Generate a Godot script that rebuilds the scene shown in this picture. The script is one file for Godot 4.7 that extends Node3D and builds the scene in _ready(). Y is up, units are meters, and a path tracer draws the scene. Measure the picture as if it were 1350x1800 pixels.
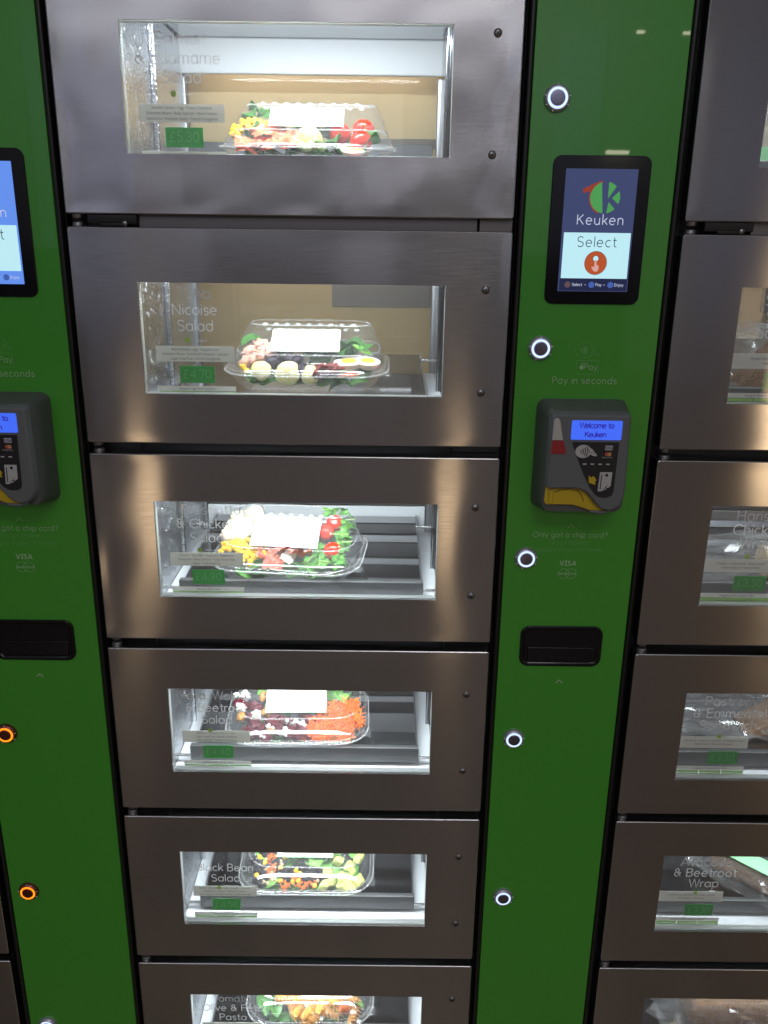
extends Node3D

# ---------------------------------------------------------------- constants
const Y0 := 1.26          # height of the top edge of the third door row
const PITCH := 0.2927     # door pitch
const DOOR_H := 0.2777
const PERIOD := 0.774     # from one locker column to the next

var M := {}
var rng := RandomNumberGenerator.new()
var glyphs := {}
var sans: SystemFont
var mono: SystemFont
var bold: SystemFont

# ---------------------------------------------------------------- mesh builder
class Shape:
	var v := PackedVector3Array()
	var uv := PackedVector2Array()
	var ix := PackedInt32Array()

	func vert(p: Vector3, t := Vector2.ZERO) -> int:
		v.append(p)
		uv.append(t)
		return v.size() - 1

	# counter-clockwise seen from outside
	func tri(a: int, b: int, c: int) -> void:
		ix.append(a)
		ix.append(c)
		ix.append(b)

	func quad(a: int, b: int, c: int, d: int) -> void:
		tri(a, b, c)
		tri(a, c, d)

	func face(a: Vector3, b: Vector3, c: Vector3, d: Vector3) -> void:
		quad(vert(a, Vector2(0, 0)), vert(b, Vector2(1, 0)), vert(c, Vector2(1, 1)), vert(d, Vector2(0, 1)))

	# box with bevelled edges (24 shared vertices, area weighted normals)
	func box(c: Vector3, s: Vector3, bevel := 0.0, basis := Basis()) -> void:
		var h := s / 2.0
		if bevel <= 0.0:
			var q := []
			for i in 8:
				q.append(c + basis * Vector3(h.x if i & 1 else -h.x, h.y if i & 2 else -h.y, h.z if i & 4 else -h.z))
			face(q[4], q[5], q[7], q[6])
			face(q[1], q[0], q[2], q[3])
			face(q[0], q[4], q[6], q[2])
			face(q[5], q[1], q[3], q[7])
			face(q[6], q[7], q[3], q[2])
			face(q[0], q[1], q[5], q[4])
			return
		var b := minf(bevel, minf(h.x, minf(h.y, h.z)) * 0.95)
		var id := []
		for i in 8:
			var g := Vector3(1 if i & 1 else -1, 1 if i & 2 else -1, 1 if i & 4 else -1)
			var k := []
			for a in 3:
				var p := Vector3(g.x * (h.x - b), g.y * (h.y - b), g.z * (h.z - b))
				p[a] = g[a] * h[a]
				k.append(vert(c + basis * p, Vector2(p.x, p.y)))
			id.append(k)
		var f := [[0, 4, 6, 2, 0], [5, 1, 3, 7, 0], [0, 1, 5, 4, 1], [6, 7, 3, 2, 1], [1, 0, 2, 3, 2], [4, 5, 7, 6, 2]]
		for r in f:
			quad(id[r[0]][r[4]], id[r[1]][r[4]], id[r[2]][r[4]], id[r[3]][r[4]])
		# edges
		for a in 3:
			var b1 := (a + 1) % 3
			var b2 := (a + 2) % 3
			for s1 in [0, 1]:
				for s2 in [0, 1]:
					var lo: int = (s1 << b1) | (s2 << b2)
					var hi: int = lo | (1 << a)
					if s1 == s2:
						quad(id[lo][b1], id[lo][b2], id[hi][b2], id[hi][b1])
					else:
						quad(id[lo][b2], id[lo][b1], id[hi][b1], id[hi][b2])
		for i in 8:
			var odd: bool = ((i & 1) + ((i >> 1) & 1) + ((i >> 2) & 1)) % 2 == 1
			if odd:
				tri(id[i][0], id[i][1], id[i][2])
			else:
				tri(id[i][0], id[i][2], id[i][1])

	# closed loops joined; optional caps
	func loft(loops: Array, cap0 := true, cap1 := true) -> void:
		var n: int = loops[0].size()
		var first := v.size()
		for k in loops.size():
			for i in n:
				vert(loops[k][i], Vector2(float(i) / n, float(k) / loops.size()))
		for k in loops.size() - 1:
			for i in n:
				var j := (i + 1) % n
				quad(first + k * n + i, first + k * n + j, first + (k + 1) * n + j, first + (k + 1) * n + i)
		for e in 2:
			if (e == 0 and not cap0) or (e == 1 and not cap1):
				continue
			var lp: PackedVector3Array = loops[0] if e == 0 else loops[-1]
			var c := Vector3.ZERO
			for p in lp:
				c += p
			var m := vert(c / n)
			var s := v.size()
			for p in lp:
				vert(p)
			for i in n:
				if e == 0:
					tri(m, s + (i + 1) % n, s + i)
				else:
					tri(m, s + i, s + (i + 1) % n)

	func tube(pts: Array, r: float, seg := 6, caps := true) -> void:
		var loops := []
		var up := Vector3(0.13, 0.97, 0.2)
		for k in pts.size():
			var d: Vector3 = (pts[mini(k + 1, pts.size() - 1)] - pts[maxi(k - 1, 0)]).normalized()
			var s := d.cross(up).normalized()
			if s.length() < 0.5:
				s = Vector3.RIGHT
			var t := d.cross(s).normalized()
			var lp := PackedVector3Array()
			for i in seg:
				var a := TAU * i / seg
				lp.append(pts[k] + (s * cos(a) + t * sin(a)) * r)
			loops.append(lp)
		loft(loops, caps, caps)

	# solid of revolution round an axis through c along +z, profile of (radius, z)
	func lathe(c: Vector3, prof: Array, seg := 24, axis := Basis()) -> void:
		var loops := []
		for p in prof:
			var lp := PackedVector3Array()
			for i in seg:
				var a := TAU * i / seg
				lp.append(c + axis * Vector3(cos(a) * p[0], sin(a) * p[0], p[1]))
			loops.append(lp)
		loft(loops, true, true)

	# flat polygon in a plane of constant z (or any frame), facing +z
	func poly(pts: PackedVector2Array, z: float, at := Transform3D()) -> void:
		var q := pts
		if Geometry2D.is_polygon_clockwise(q):
			q.reverse()
		var t := Geometry2D.triangulate_polygon(q)
		var s := v.size()
		for p in q:
			vert(at * Vector3(p.x, p.y, z), p)
		for i in range(0, t.size(), 3):
			var a := q[t[i]]
			var b := q[t[i + 1]]
			var c := q[t[i + 2]]
			if (b - a).cross(c - a) > 0.0:
				tri(s + t[i], s + t[i + 1], s + t[i + 2])
			else:
				tri(s + t[i], s + t[i + 2], s + t[i + 1])

	# prism of a polygon between z0 and z1 with a bevelled front edge
	func prism(pts: PackedVector2Array, z0: float, z1: float, bevel := 0.0, back := 1.0) -> void:
		var q := pts
		if Geometry2D.is_polygon_clockwise(q):
			q.reverse()
		var c := Vector2.ZERO
		for p in q:
			c += p
		c /= q.size()
		var n := q.size()
		var loops := []
		var levels := [[z0, 0.0, back], [z1 - bevel, 0.0, 1.0], [z1 - bevel * 0.3, bevel * 0.4, 1.0], [z1, bevel, 1.0]] if bevel > 0.0 else [[z0, 0.0, back], [z1, 0.0, 1.0]]
		var top := PackedVector2Array()
		for l in levels:
			var lp := PackedVector3Array()
			top = PackedVector2Array()
			for i in n:
				var e0 := (q[i] - q[(i + n - 1) % n]).normalized()
				var e1 := (q[(i + 1) % n] - q[i]).normalized()
				var nn := (Vector2(e0.y, -e0.x) + Vector2(e1.y, -e1.x)).normalized()
				var w: Vector2 = c + (q[i] - c) * l[2] - nn * l[1]
				lp.append(Vector3(w.x, w.y, l[0]))
				top.append(w)
			loops.append(lp)
		loft(loops, false, false)
		poly(top, z1)

	func ball(c: Vector3, r: Vector3, noise: FastNoiseLite = null, amp := 0.0, freq := 1.0, basis := Basis(), nu := 12, nv := 8, off := Vector3.ZERO) -> void:
		var s := v.size()
		for j in nv + 1:
			var th := PI * j / nv
			for i in nu + (0 if j != 0 and j != nv else 0):
				var ph := TAU * i / nu
				var d := Vector3(sin(th) * cos(ph), cos(th), sin(th) * sin(ph))
				var k := 1.0
				if noise:
					k += amp * noise.get_noise_3dv(d * freq + off)
				vert(c + basis * (d * r * k), Vector2(float(i) / nu, float(j) / nv))
		for j in nv:
			for i in nu:
				var i2 := (i + 1) % nu
				quad(s + j * nu + i, s + j * nu + i2, s + (j + 1) * nu + i2, s + (j + 1) * nu + i)

	func mesh(smooth := true) -> ArrayMesh:
		var vv := v
		var uu := uv
		var ii := ix
		if not smooth:
			vv = PackedVector3Array()
			uu = PackedVector2Array()
			ii = PackedInt32Array()
			for k in ix.size():
				vv.append(v[ix[k]])
				uu.append(uv[ix[k]])
				ii.append(k)
		var nn := PackedVector3Array()
		nn.resize(vv.size())
		for k in range(0, ii.size(), 3):
			var a := ii[k]
			var b := ii[k + 1]
			var c := ii[k + 2]
			var f := (vv[c] - vv[a]).cross(vv[b] - vv[a])
			nn[a] += f
			nn[b] += f
			nn[c] += f
		for k in nn.size():
			nn[k] = nn[k].normalized() if nn[k].length() > 0.0 else Vector3.UP
		var arr := []
		arr.resize(Mesh.ARRAY_MAX)
		arr[Mesh.ARRAY_VERTEX] = vv
		arr[Mesh.ARRAY_NORMAL] = nn
		arr[Mesh.ARRAY_TEX_UV] = uu
		arr[Mesh.ARRAY_INDEX] = ii
		var m := ArrayMesh.new()
		m.add_surface_from_arrays(Mesh.PRIMITIVE_TRIANGLES, arr)
		return m


# ---------------------------------------------------------------- node helpers
func thing(called: String, label: String, category: String, at := Vector3.ZERO, group := "") -> Node3D:
	var o := Node3D.new()
	o.name = called
	add_child(o, true)
	o.position = at
	o.set_meta("label", label)
	o.set_meta("category", category)
	if group:
		o.set_meta("group", group)
	return o


func put(called: String, mesh: Mesh, m: Material, parent: Node3D, at := Transform3D()) -> MeshInstance3D:
	var o := MeshInstance3D.new()
	o.name = called
	o.mesh = mesh
	o.material_override = m
	o.transform = at
	parent.add_child(o, true)
	return o


func part(called: String, s: Shape, m: Material, parent: Node3D, smooth := true, label := "") -> MeshInstance3D:
	var o := put(called, s.mesh(smooth), m, parent)
	if label:
		o.set_meta("label", label)
	return o


func hold(called: String, parent: Node3D) -> Node3D:
	var o := Node3D.new()
	o.name = called
	parent.add_child(o, true)
	return o


func box_part(called: String, c: Vector3, s: Vector3, m: Material, parent: Node3D, bevel := 0.0) -> MeshInstance3D:
	var g := Shape.new()
	g.box(c, s, bevel)
	return part(called, g, m, parent, bevel > 0.0)


func lin(r: float, g: float, b: float, a := 1.0) -> Color:
	var c := Color(r, g, b).linear_to_srgb()
	c.a = a
	return c


func rrect(x0: float, y0: float, x1: float, y1: float, r: float, seg := 5) -> PackedVector2Array:
	var p := PackedVector2Array()
	for k in 4:
		var c := Vector2(x1 - r if k == 0 or k == 3 else x0 + r, y1 - r if k < 2 else y0 + r)
		for i in seg + 1:
			var a := PI / 2 * (k + float(i) / seg)
			p.append(c + Vector2(cos(a), sin(a)) * r)
	return p


func ellipse(cx: float, cy: float, rx: float, ry: float, seg := 24) -> PackedVector2Array:
	var p := PackedVector2Array()
	for i in seg:
		p.append(Vector2(cx + cos(TAU * i / seg) * rx, cy + sin(TAU * i / seg) * ry))
	return p


func lift(pts: PackedVector2Array, z: float) -> PackedVector3Array:
	var o := PackedVector3Array()
	for p in pts:
		o.append(Vector3(p.x, p.y, z))
	return o


# ---------------------------------------------------------------- single stroke lettering
func make_glyphs() -> void:
	var t := {
		"a": [0.84, "o .3 .335 .3 .335", "l .6 .67 .6 0"], "b": [0.84, "l 0 1.05 0 0", "o .3 .335 .3 .335"], "c": [0.7, "a .3 .335 .3 .335 50 310"],
		"d": [0.84, "o .3 .335 .3 .335", "l .6 1.05 .6 0"], "e": [0.82, "l .02 .36 .6 .36", "a .3 .335 .3 .335 4 315"], "f": [0.5, "l .15 0 .15 .8", "a .37 .8 .22 .25 90 180", "l 0 .67 .35 .67"],
		"g": [0.84, "o .3 .335 .3 .335", "l .6 .67 .6 0", "a .3 0 .3 .33 -150 0"], "h": [0.76, "l 0 1.05 0 0", "a .26 .4 .26 .27 0 180", "l .52 .4 .52 0"],
		"i": [0.25, "l 0 .67 0 0", "l 0 .9 0 1"], "j": [0.34, "l .1 .67 .1 -.15", "a -.08 -.15 .18 .18 -100 0", "l .1 .9 .1 1"], "k": [0.66, "l 0 1.05 0 0", "l .46 .67 0 .24", "l .16 .4 .5 0"],
		"l": [0.25, "l 0 1.05 0 0"], "m": [1.12, "l 0 .67 0 0", "a .22 .43 .22 .24 0 180", "l .44 .43 .44 0", "a .66 .43 .22 .24 0 180", "l .88 .43 .88 0"],
		"n": [0.76, "l 0 .67 0 0", "a .26 .4 .26 .27 0 180", "l .52 .4 .52 0"], "o": [0.84, "o .3 .335 .3 .335"], "p": [0.84, "l 0 .67 0 -.33", "o .3 .335 .3 .335"],
		"r": [0.46, "l 0 .67 0 0", "a .27 .4 .27 .27 75 180"], "s": [0.6, "a .21 .5 .19 .17 20 270", "a .21 .17 .2 .17 -150 90"], "t": [0.5, "l .15 .95 .15 .2", "a .35 .2 .2 .2 180 275", "l 0 .67 .36 .67"],
		"u": [0.78, "l 0 .67 0 .27", "a .26 .27 .26 .27 180 360", "l .52 .67 .52 0"], "v": [0.72, "l 0 .67 .27 0 .54 .67"], "w": [1.06, "l 0 .67 .22 0 .44 .67 .66 0 .88 .67"], "y": [0.72, "l 0 .67 .28 .02", "l .56 .67 .15 -.33"],
		"A": [1.0, "l 0 0 .42 1 .84 0", "l .15 .33 .69 .33"], "B": [0.82, "l .34 1 0 1 0 0 .34 0", "a .34 .76 .24 .24 -90 90", "l 0 .52 .34 .52", "a .34 .26 .27 .26 -90 90"], "C": [1.02, "a .5 .5 .5 .5 45 315"],
		"E": [0.8, "l .58 1 0 1 0 0 .58 0", "l 0 .52 .5 .52"], "F": [0.76, "l .58 1 0 1 0 0", "l 0 .52 .5 .52"], "H": [0.95, "l 0 1 0 0", "l .68 1 .68 0", "l 0 .52 .68 .52"], "K": [0.85, "l 0 1 0 0", "l .6 1 0 .4", "l .2 .58 .65 0"],
		"M": [1.1, "l 0 0 0 1 .43 .3 .86 1 .86 0"], "N": [1.0, "l 0 0 0 1 .72 0 .72 1"], "O": [1.2, "o .5 .5 .5 .5"], "P": [0.8, "l 0 0 0 1 .33 1", "a .33 .74 .26 .26 -90 90", "l 0 .48 .33 .48"],
		"S": [0.82, "a .31 .75 .28 .25 25 270", "a .31 .25 .3 .25 -150 90"], "T": [0.85, "l 0 1 .7 1", "l .35 1 .35 0"], "V": [0.9, "l 0 1 .37 0 .74 1"], "W": [1.3, "l 0 1 .28 0 .56 1 .84 0 1.12 1"], "I": [0.25, "l 0 0 0 1"],
		"&": [0.95, "o .3 .77 .19 .21", "a .33 .28 .29 .28 20 290", "l .45 .15 .75 .5", "l .2 .62 .7 0"], ",": [0.25, "l .06 .08 0 -.16"], ".": [0.25, "l .02 0 .02 .1"], "?": [0.6, "a .25 .78 .22 .22 -70 170", "l .29 .57 .26 .3", "l .26 0 .26 .1"],
		"0": [0.84, "o .3 .5 .3 .5"], "3": [0.76, "a .26 .76 .25 .24 -90 150", "a .26 .26 .28 .26 -150 90"], "4": [0.84, "l .5 0 .5 1 0 .28 .68 .28"], "5": [0.78, "l .55 1 .12 1 .06 .58", "a .27 .32 .3 .32 -145 130"],
		"7": [0.74, "l 0 1 .58 1 .2 0"], "9": [0.78, "o .28 .7 .27 .29", "l .55 .68 .28 0"], "£": [0.8, "a .38 .7 .22 .28 20 180", "l .16 .7 .16 .1 0 0 .6 0", "l 0 .45 .42 .45"], " ": [0.42],
	}
	for c in t:
		var strokes := []
		for k in range(1, t[c].size()):
			var f: PackedStringArray = t[c][k].split(" ")
			var p := PackedVector2Array()
			if f[0] == "l":
				for i in range(1, f.size(), 2):
					p.append(Vector2(f[i].to_float(), f[i + 1].to_float()))
			else:
				var a0 := 0.0 if f[0] == "o" else f[5].to_float()
				var a1 := 360.0 if f[0] == "o" else f[6].to_float()
				var n := maxi(4, int(absf(a1 - a0) / 24.0))
				for i in n + 1:
					var a := deg_to_rad(lerpf(a0, a1, float(i) / n))
					p.append(Vector2(f[1].to_float() + cos(a) * f[3].to_float(), f[2].to_float() + sin(a) * f[4].to_float()))
			strokes.append(p)
		glyphs[c] = [t[c][0], strokes]


func width(s: String, size: float) -> float:
	var w := 0.0
	for c in s:
		w += glyphs[c][0] if glyphs.has(c) else 0.8
	return (w - 0.22) * size


func stroke(g: Shape, p: PackedVector2Array, w: float, z: float) -> void:
	var n := p.size()
	var s := g.v.size()
	for i in n:
		var a := (p[i] - p[maxi(i - 1, 0)]).normalized()
		var b := (p[mini(i + 1, n - 1)] - p[i]).normalized()
		if i == 0:
			a = b
		if i == n - 1:
			b = a
		if i == 0 and p[0].is_equal_approx(p[n - 1]):
			a = (p[0] - p[n - 2]).normalized()
		if i == n - 1 and p[0].is_equal_approx(p[n - 1]):
			b = (p[1] - p[0]).normalized()
		var m := Vector2(-(a + b).y, (a + b).x).normalized()
		var k := 1.0 / maxf(0.45, m.dot(Vector2(-a.y, a.x)))
		g.vert(Vector3(p[i].x + m.x * w / 2 * k, p[i].y + m.y * w / 2 * k, z))
		g.vert(Vector3(p[i].x - m.x * w / 2 * k, p[i].y - m.y * w / 2 * k, z))
	for i in n - 1:
		g.quad(s + i * 2 + 1, s + i * 2 + 3, s + i * 2 + 2, s + i * 2)


# align: 0 left, 1 centre
func write(g: Shape, s: String, x: float, y: float, z: float, size: float, weight: float, align := 1, spread := 1.0) -> void:
	var at := x - (width(s, size) * spread / 2 if align == 1 else 0.0)
	for c in s:
		if not glyphs.has(c):
			continue
		for p in glyphs[c][1]:
			var q := PackedVector2Array()
			for e in p:
				q.append(Vector2(at + e.x * size, y + e.y * size))
			stroke(g, q, weight, z)
		at += glyphs[c][0] * size * spread


func small_text(called: String, s: String, cap: float, c: Vector3, m: Material, parent: Node3D, font: Font = null, squeeze := 1.0) -> void:
	var t := TextMesh.new()
	t.font = font if font else sans
	t.font_size = 24
	t.pixel_size = cap / 17.0
	t.depth = 0.0
	t.curve_step = 4.0
	t.text = s
	t.horizontal_alignment = HORIZONTAL_ALIGNMENT_CENTER
	t.vertical_alignment = VERTICAL_ALIGNMENT_CENTER
	put(called, t, m, parent, Transform3D(Basis().scaled(Vector3(squeeze, 1, 1)), c))


# ---------------------------------------------------------------- materials
func mat(key: String, col: Color, rough := 0.5, metal := 0.0) -> StandardMaterial3D:
	var m := StandardMaterial3D.new()
	m.resource_name = key
	m.albedo_color = col
	m.roughness = rough
	m.metallic = metal
	M[key] = m
	return m


func noise_tex(freq: float, c0: Color, c1: Color, seed_: int, size := 256, oct := 4, stretch := 1.0) -> ImageTexture:
	var n := FastNoiseLite.new()
	n.seed = seed_
	n.frequency = freq
	n.fractal_octaves = oct
	var im := Image.create(size, size, false, Image.FORMAT_RGB8)
	for y in size:
		for x in size:
			# blended edges so that the picture repeats without a seam
			var u := float(x) / size
			var a := n.get_noise_2d(x, y * stretch)
			var b := n.get_noise_2d(x - size, y * stretch)
			var k := lerpf(a, b, u)
			im.set_pixel(x, y, c0.lerp(c1, clampf(k * 1.1 + 0.5, 0.0, 1.0)))
	return ImageTexture.create_from_image(im)


func glass(key: String, alpha: float, rough := 0.02) -> StandardMaterial3D:
	var m := mat(key, Color(1, 1, 1, alpha), rough)
	m.transparency = BaseMaterial3D.TRANSPARENCY_ALPHA
	m.cull_mode = BaseMaterial3D.CULL_DISABLED
	return m


func glow(key: String, col: Color, energy: float, base := Color(0.02, 0.02, 0.02)) -> StandardMaterial3D:
	var m := mat(key, base, 0.4)
	m.emission_enabled = true
	m.emission = col
	m.emission_energy_multiplier = energy
	return m


func food(key: String, a: Color, b: Color, rough: float, freq: float, sss := 0.0, bump := 0.0) -> StandardMaterial3D:
	var m := mat(key, Color.WHITE, rough)
	m.albedo_texture = noise_tex(freq, a, b, key.hash() % 1000, 128, 3)
	m.uv1_triplanar = true
	m.uv1_scale = Vector3.ONE * 28.0
	if sss > 0.0:
		m.subsurf_scatter_enabled = true
		m.subsurf_scatter_strength = sss
	if bump > 0.0:
		m.heightmap_enabled = true
		m.heightmap_texture = m.albedo_texture
		m.heightmap_scale = bump
	return m


func make_materials() -> void:
	var brushed := noise_tex(0.22, Color(0.14, 0.14, 0.14), Color(0.17, 0.17, 0.17), 5, 512, 3, 0.03)
	var st := mat("brushed_steel", lin(0.5, 0.487, 0.478), 1.0, 1.0)
	st.roughness_texture = brushed
	st.roughness_texture_channel = BaseMaterial3D.TEXTURE_CHANNEL_RED
	st.uv1_scale = Vector3(3.0, 3.0, 1.0)
	st.anisotropy_enabled = true
	st.anisotropy = 1.0
	mat("steel_edge", lin(0.6, 0.6, 0.6), 0.25, 1.0)
	var si := mat("inner_steel", lin(0.45, 0.46, 0.48), 0.16, 1.0)
	var drops := noise_tex(0.09, Color(0.0, 0.0, 0.0), Color(1, 1, 1), 17, 256, 2)
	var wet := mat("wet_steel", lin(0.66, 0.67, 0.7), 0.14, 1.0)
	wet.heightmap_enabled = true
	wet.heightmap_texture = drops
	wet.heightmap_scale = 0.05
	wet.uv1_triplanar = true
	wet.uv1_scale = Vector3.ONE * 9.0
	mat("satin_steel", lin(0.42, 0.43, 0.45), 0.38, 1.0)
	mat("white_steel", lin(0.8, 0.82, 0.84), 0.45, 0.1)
	mat("tray_plate", lin(0.24, 0.24, 0.245), 0.035, 1.0)
	mat("tray_lip", lin(0.12, 0.123, 0.126), 0.45, 0.6)
	mat("black", lin(0.006, 0.006, 0.0065), 0.45)
	var bg := mat("black_gloss", lin(0.006, 0.006, 0.007), 0.12)
	mat("rubber", lin(0.012, 0.012, 0.012), 0.32)
	var gr := mat("green_glass", lin(0.058, 0.37, 0.026), 0.35)
	gr.clearcoat_enabled = true
	gr.clearcoat = 1.0
	gr.clearcoat_roughness = 0.02
	mat("green_print", lin(0.38, 0.6, 0.33), 0.5)
	mat("green_print_faint", lin(0.17, 0.44, 0.13), 0.5)
	glass("pane", 0.05)
	glass("clear_plastic", 0.03, 0.05)
	glass("clear_film", 0.06, 0.1)
	mat("spacer", lin(0.72, 0.75, 0.73), 0.35, 0.5)
	mat("frosted", lin(0.8, 0.8, 0.8), 0.7)
	M.frosted.backlight_enabled = true
	M.frosted.backlight = Color(0.4, 0.4, 0.4)
	mat("sticker", lin(0.74, 0.75, 0.7), 0.6)
	mat("sticker_green", lin(0.38, 0.62, 0.17), 0.6)
	mat("sticker_ink", lin(0.1, 0.1, 0.1), 0.7)
	mat("price_green", lin(0.01, 0.3, 0.05), 0.5)
	mat("price_ink", lin(0.12, 0.55, 0.2), 0.5)
	var through := {"sticker": Color(0.8, 0.8, 0.77), "sticker_green": Color(0.45, 0.7, 0.2), "price_green": Color(0.0, 0.7, 0.2), "price_ink": Color(0.35, 0.85, 0.45)}
	for k in through:
		M[k].backlight_enabled = true
		M[k].backlight = through[k]
	mat("leaf_mark", lin(0.3, 0.5, 0.06), 0.6)
	mat("card", lin(0.86, 0.87, 0.86), 0.55)
	mat("card_green", lin(0.35, 0.78, 0.4), 0.55)
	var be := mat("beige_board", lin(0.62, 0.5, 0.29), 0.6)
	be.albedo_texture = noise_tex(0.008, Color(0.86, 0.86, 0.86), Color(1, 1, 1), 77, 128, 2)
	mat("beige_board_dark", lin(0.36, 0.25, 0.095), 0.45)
	mat("dark_board", lin(0.12, 0.1, 0.08), 0.4)
	glow("led", Color(0.93, 0.98, 1.0), 6.0, Color(0.9, 0.9, 0.9))
	glow("ring_white", Color(0.74, 0.83, 1.0), 1.35, Color(0.8, 0.8, 0.85))
	glow("ring_amber", Color(1.0, 0.5, 0.07), 2.0, Color(0.8, 0.5, 0.2))
	mat("button_steel", lin(0.6, 0.6, 0.7), 0.42, 0.85)
	mat("button_cap", lin(0.28, 0.27, 0.36), 0.28, 1.0)
	mat("button_copper", lin(0.34, 0.12, 0.09), 0.3, 1.0)
	mat("screw", lin(0.3, 0.3, 0.3), 0.3, 1.0)
	mat("screw_dark", lin(0.03, 0.03, 0.03), 0.5, 0.5)
	mat("hinge", lin(0.3, 0.3, 0.3), 0.4, 0.9)
	mat("brass", lin(0.5, 0.36, 0.12), 0.35, 1.0)
	# screens
	glow("screen_navy", Color(0.25, 0.29, 0.46), 0.8)
	glow("screen_blue", Color(0.40, 0.58, 0.95), 0.95)
	glow("screen_dark", Color(0.14, 0.17, 0.34), 0.6)
	glow("screen_white", Color(0.76, 0.94, 0.98), 0.95)
	glow("screen_text", Color(0.85, 0.88, 0.98), 0.8)
	glow("screen_green", Color(0.33, 0.68, 0.36), 0.75)
	glow("screen_red", Color(0.62, 0.24, 0.18), 0.8)
	glow("screen_orange", Color(0.74, 0.33, 0.16), 0.9)
	glow("screen_skin", Color(0.9, 0.68, 0.64), 0.85)
	glow("screen_ink", Color(0.13, 0.19, 0.3), 0.7)
	glow("screen_icon", Color(0.3, 0.43, 0.78), 0.7)
	glow("screen_brown", Color(0.42, 0.34, 0.36), 0.7)
	glow("lcd_blue", Color(0.26, 0.42, 0.97), 1.0)
	glow("lcd_pale", Color(0.5, 0.64, 1.0), 1.0)
	glow("lcd_ink", Color(0.2, 0.16, 0.72), 0.75)
	# card reader
	mat("reader_grey", lin(0.15, 0.16, 0.163), 0.5)
	mat("reader_dark", lin(0.1, 0.108, 0.106), 0.5)
	mat("reader_yellow", lin(0.62, 0.44, 0.02), 0.4)
	mat("lens_white", lin(0.55, 0.54, 0.5), 0.35)
	mat("lens_red", lin(0.38, 0.03, 0.04), 0.3)
	mat("print_white", lin(0.55, 0.55, 0.54), 0.5)
	mat("print_black", lin(0.015, 0.015, 0.018), 0.45)
	mat("print_blue", lin(0.05, 0.06, 0.25), 0.5)
	mat("print_red", lin(0.5, 0.1, 0.06), 0.5)
	mat("print_orange", lin(0.65, 0.3, 0.12), 0.5)
	# food
	food("spinach", Color(0.16, 0.36, 0.12), Color(0.3, 0.52, 0.2), 0.4, 0.05)
	food("lettuce", Color(0.36, 0.6, 0.22), Color(0.55, 0.76, 0.36), 0.45, 0.05)
	food("rocket", Color(0.24, 0.5, 0.16), Color(0.46, 0.68, 0.3), 0.45, 0.05)
	for k in ["spinach", "lettuce", "rocket"]:
		M[k].backlight_enabled = true
		M[k].backlight = Color(0.3, 0.5, 0.15)
		M[k].cull_mode = BaseMaterial3D.CULL_DISABLED
	food("stem", Color(0.62, 0.76, 0.42), Color(0.7, 0.82, 0.5), 0.4, 0.05)
	food("sweetcorn", Color(0.93, 0.66, 0.06), Color(1.0, 0.8, 0.2), 0.3, 0.08, 0.2)
	food("salmon", Color(0.84, 0.36, 0.22), Color(0.93, 0.56, 0.4), 0.3, 0.04, 0.3)
	food("edamame", Color(0.62, 0.72, 0.42), Color(0.76, 0.82, 0.58), 0.4, 0.05, 0.2)
	food("pea_pod", Color(0.36, 0.64, 0.16), Color(0.5, 0.75, 0.26), 0.3, 0.04)
	food("potato", Color(0.8, 0.78, 0.5), Color(0.9, 0.87, 0.64), 0.4, 0.03, 0.2)
	food("egg_white", Color(0.93, 0.9, 0.84), Color(0.97, 0.95, 0.91), 0.35, 0.04, 0.3)
	food("yolk", Color(0.95, 0.62, 0.08), Color(1.0, 0.78, 0.25), 0.5, 0.08)
	food("tomato", Color(0.82, 0.12, 0.05), Color(0.9, 0.22, 0.08), 0.15, 0.02, 0.2)
	food("tuna", Color(0.74, 0.5, 0.42), Color(0.9, 0.72, 0.64), 0.55, 0.06, 0.1, 0.1)
	food("olive", Color(0.1, 0.06, 0.12), Color(0.2, 0.12, 0.2), 0.2, 0.05)
	food("sundried", Color(0.36, 0.05, 0.03), Color(0.6, 0.14, 0.06), 0.35, 0.1, 0.0, 0.15)
	food("chicken", Color(0.85, 0.78, 0.64), Color(0.95, 0.92, 0.84), 0.5, 0.05, 0.2, 0.08)
	food("ham", Color(0.62, 0.28, 0.22), Color(0.82, 0.48, 0.38), 0.35, 0.04, 0.2)
	food("ham_fat", Color(0.9, 0.8, 0.72), Color(0.96, 0.9, 0.84), 0.35, 0.05, 0.2)
	food("beetroot", Color(0.22, 0.02, 0.07), Color(0.4, 0.06, 0.14), 0.28, 0.04)
	food("feta", Color(0.9, 0.89, 0.85), Color(0.98, 0.97, 0.95), 0.6, 0.06, 0.2, 0.08)
	food("walnut", Color(0.55, 0.36, 0.18), Color(0.76, 0.56, 0.32), 0.5, 0.08, 0.0, 0.12)
	food("carrot", Color(0.9, 0.34, 0.06), Color(1.0, 0.5, 0.14), 0.4, 0.05, 0.1)
	food("bean", Color(0.05, 0.04, 0.06), Color(0.12, 0.09, 0.13), 0.28, 0.05)
	food("barley", Color(0.82, 0.68, 0.5), Color(0.92, 0.82, 0.68), 0.4, 0.06, 0.2)
	food("avocado", Color(0.74, 0.76, 0.38), Color(0.86, 0.86, 0.54), 0.45, 0.04, 0.2, 0.06)
	food("pasta", Color(0.8, 0.56, 0.26), Color(0.9, 0.7, 0.42), 0.35, 0.05, 0.15)
	food("pasta_red", Color(0.6, 0.3, 0.16), Color(0.74, 0.42, 0.25), 0.4, 0.05, 0.15)
	food("bread", Color(0.36, 0.24, 0.14), Color(0.6, 0.44, 0.28), 0.8, 0.06, 0.0, 0.2)
	food("wrap", Color(0.74, 0.62, 0.44), Color(0.86, 0.76, 0.6), 0.7, 0.03)
	M.olive.metallic_specular = 0.3
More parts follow.
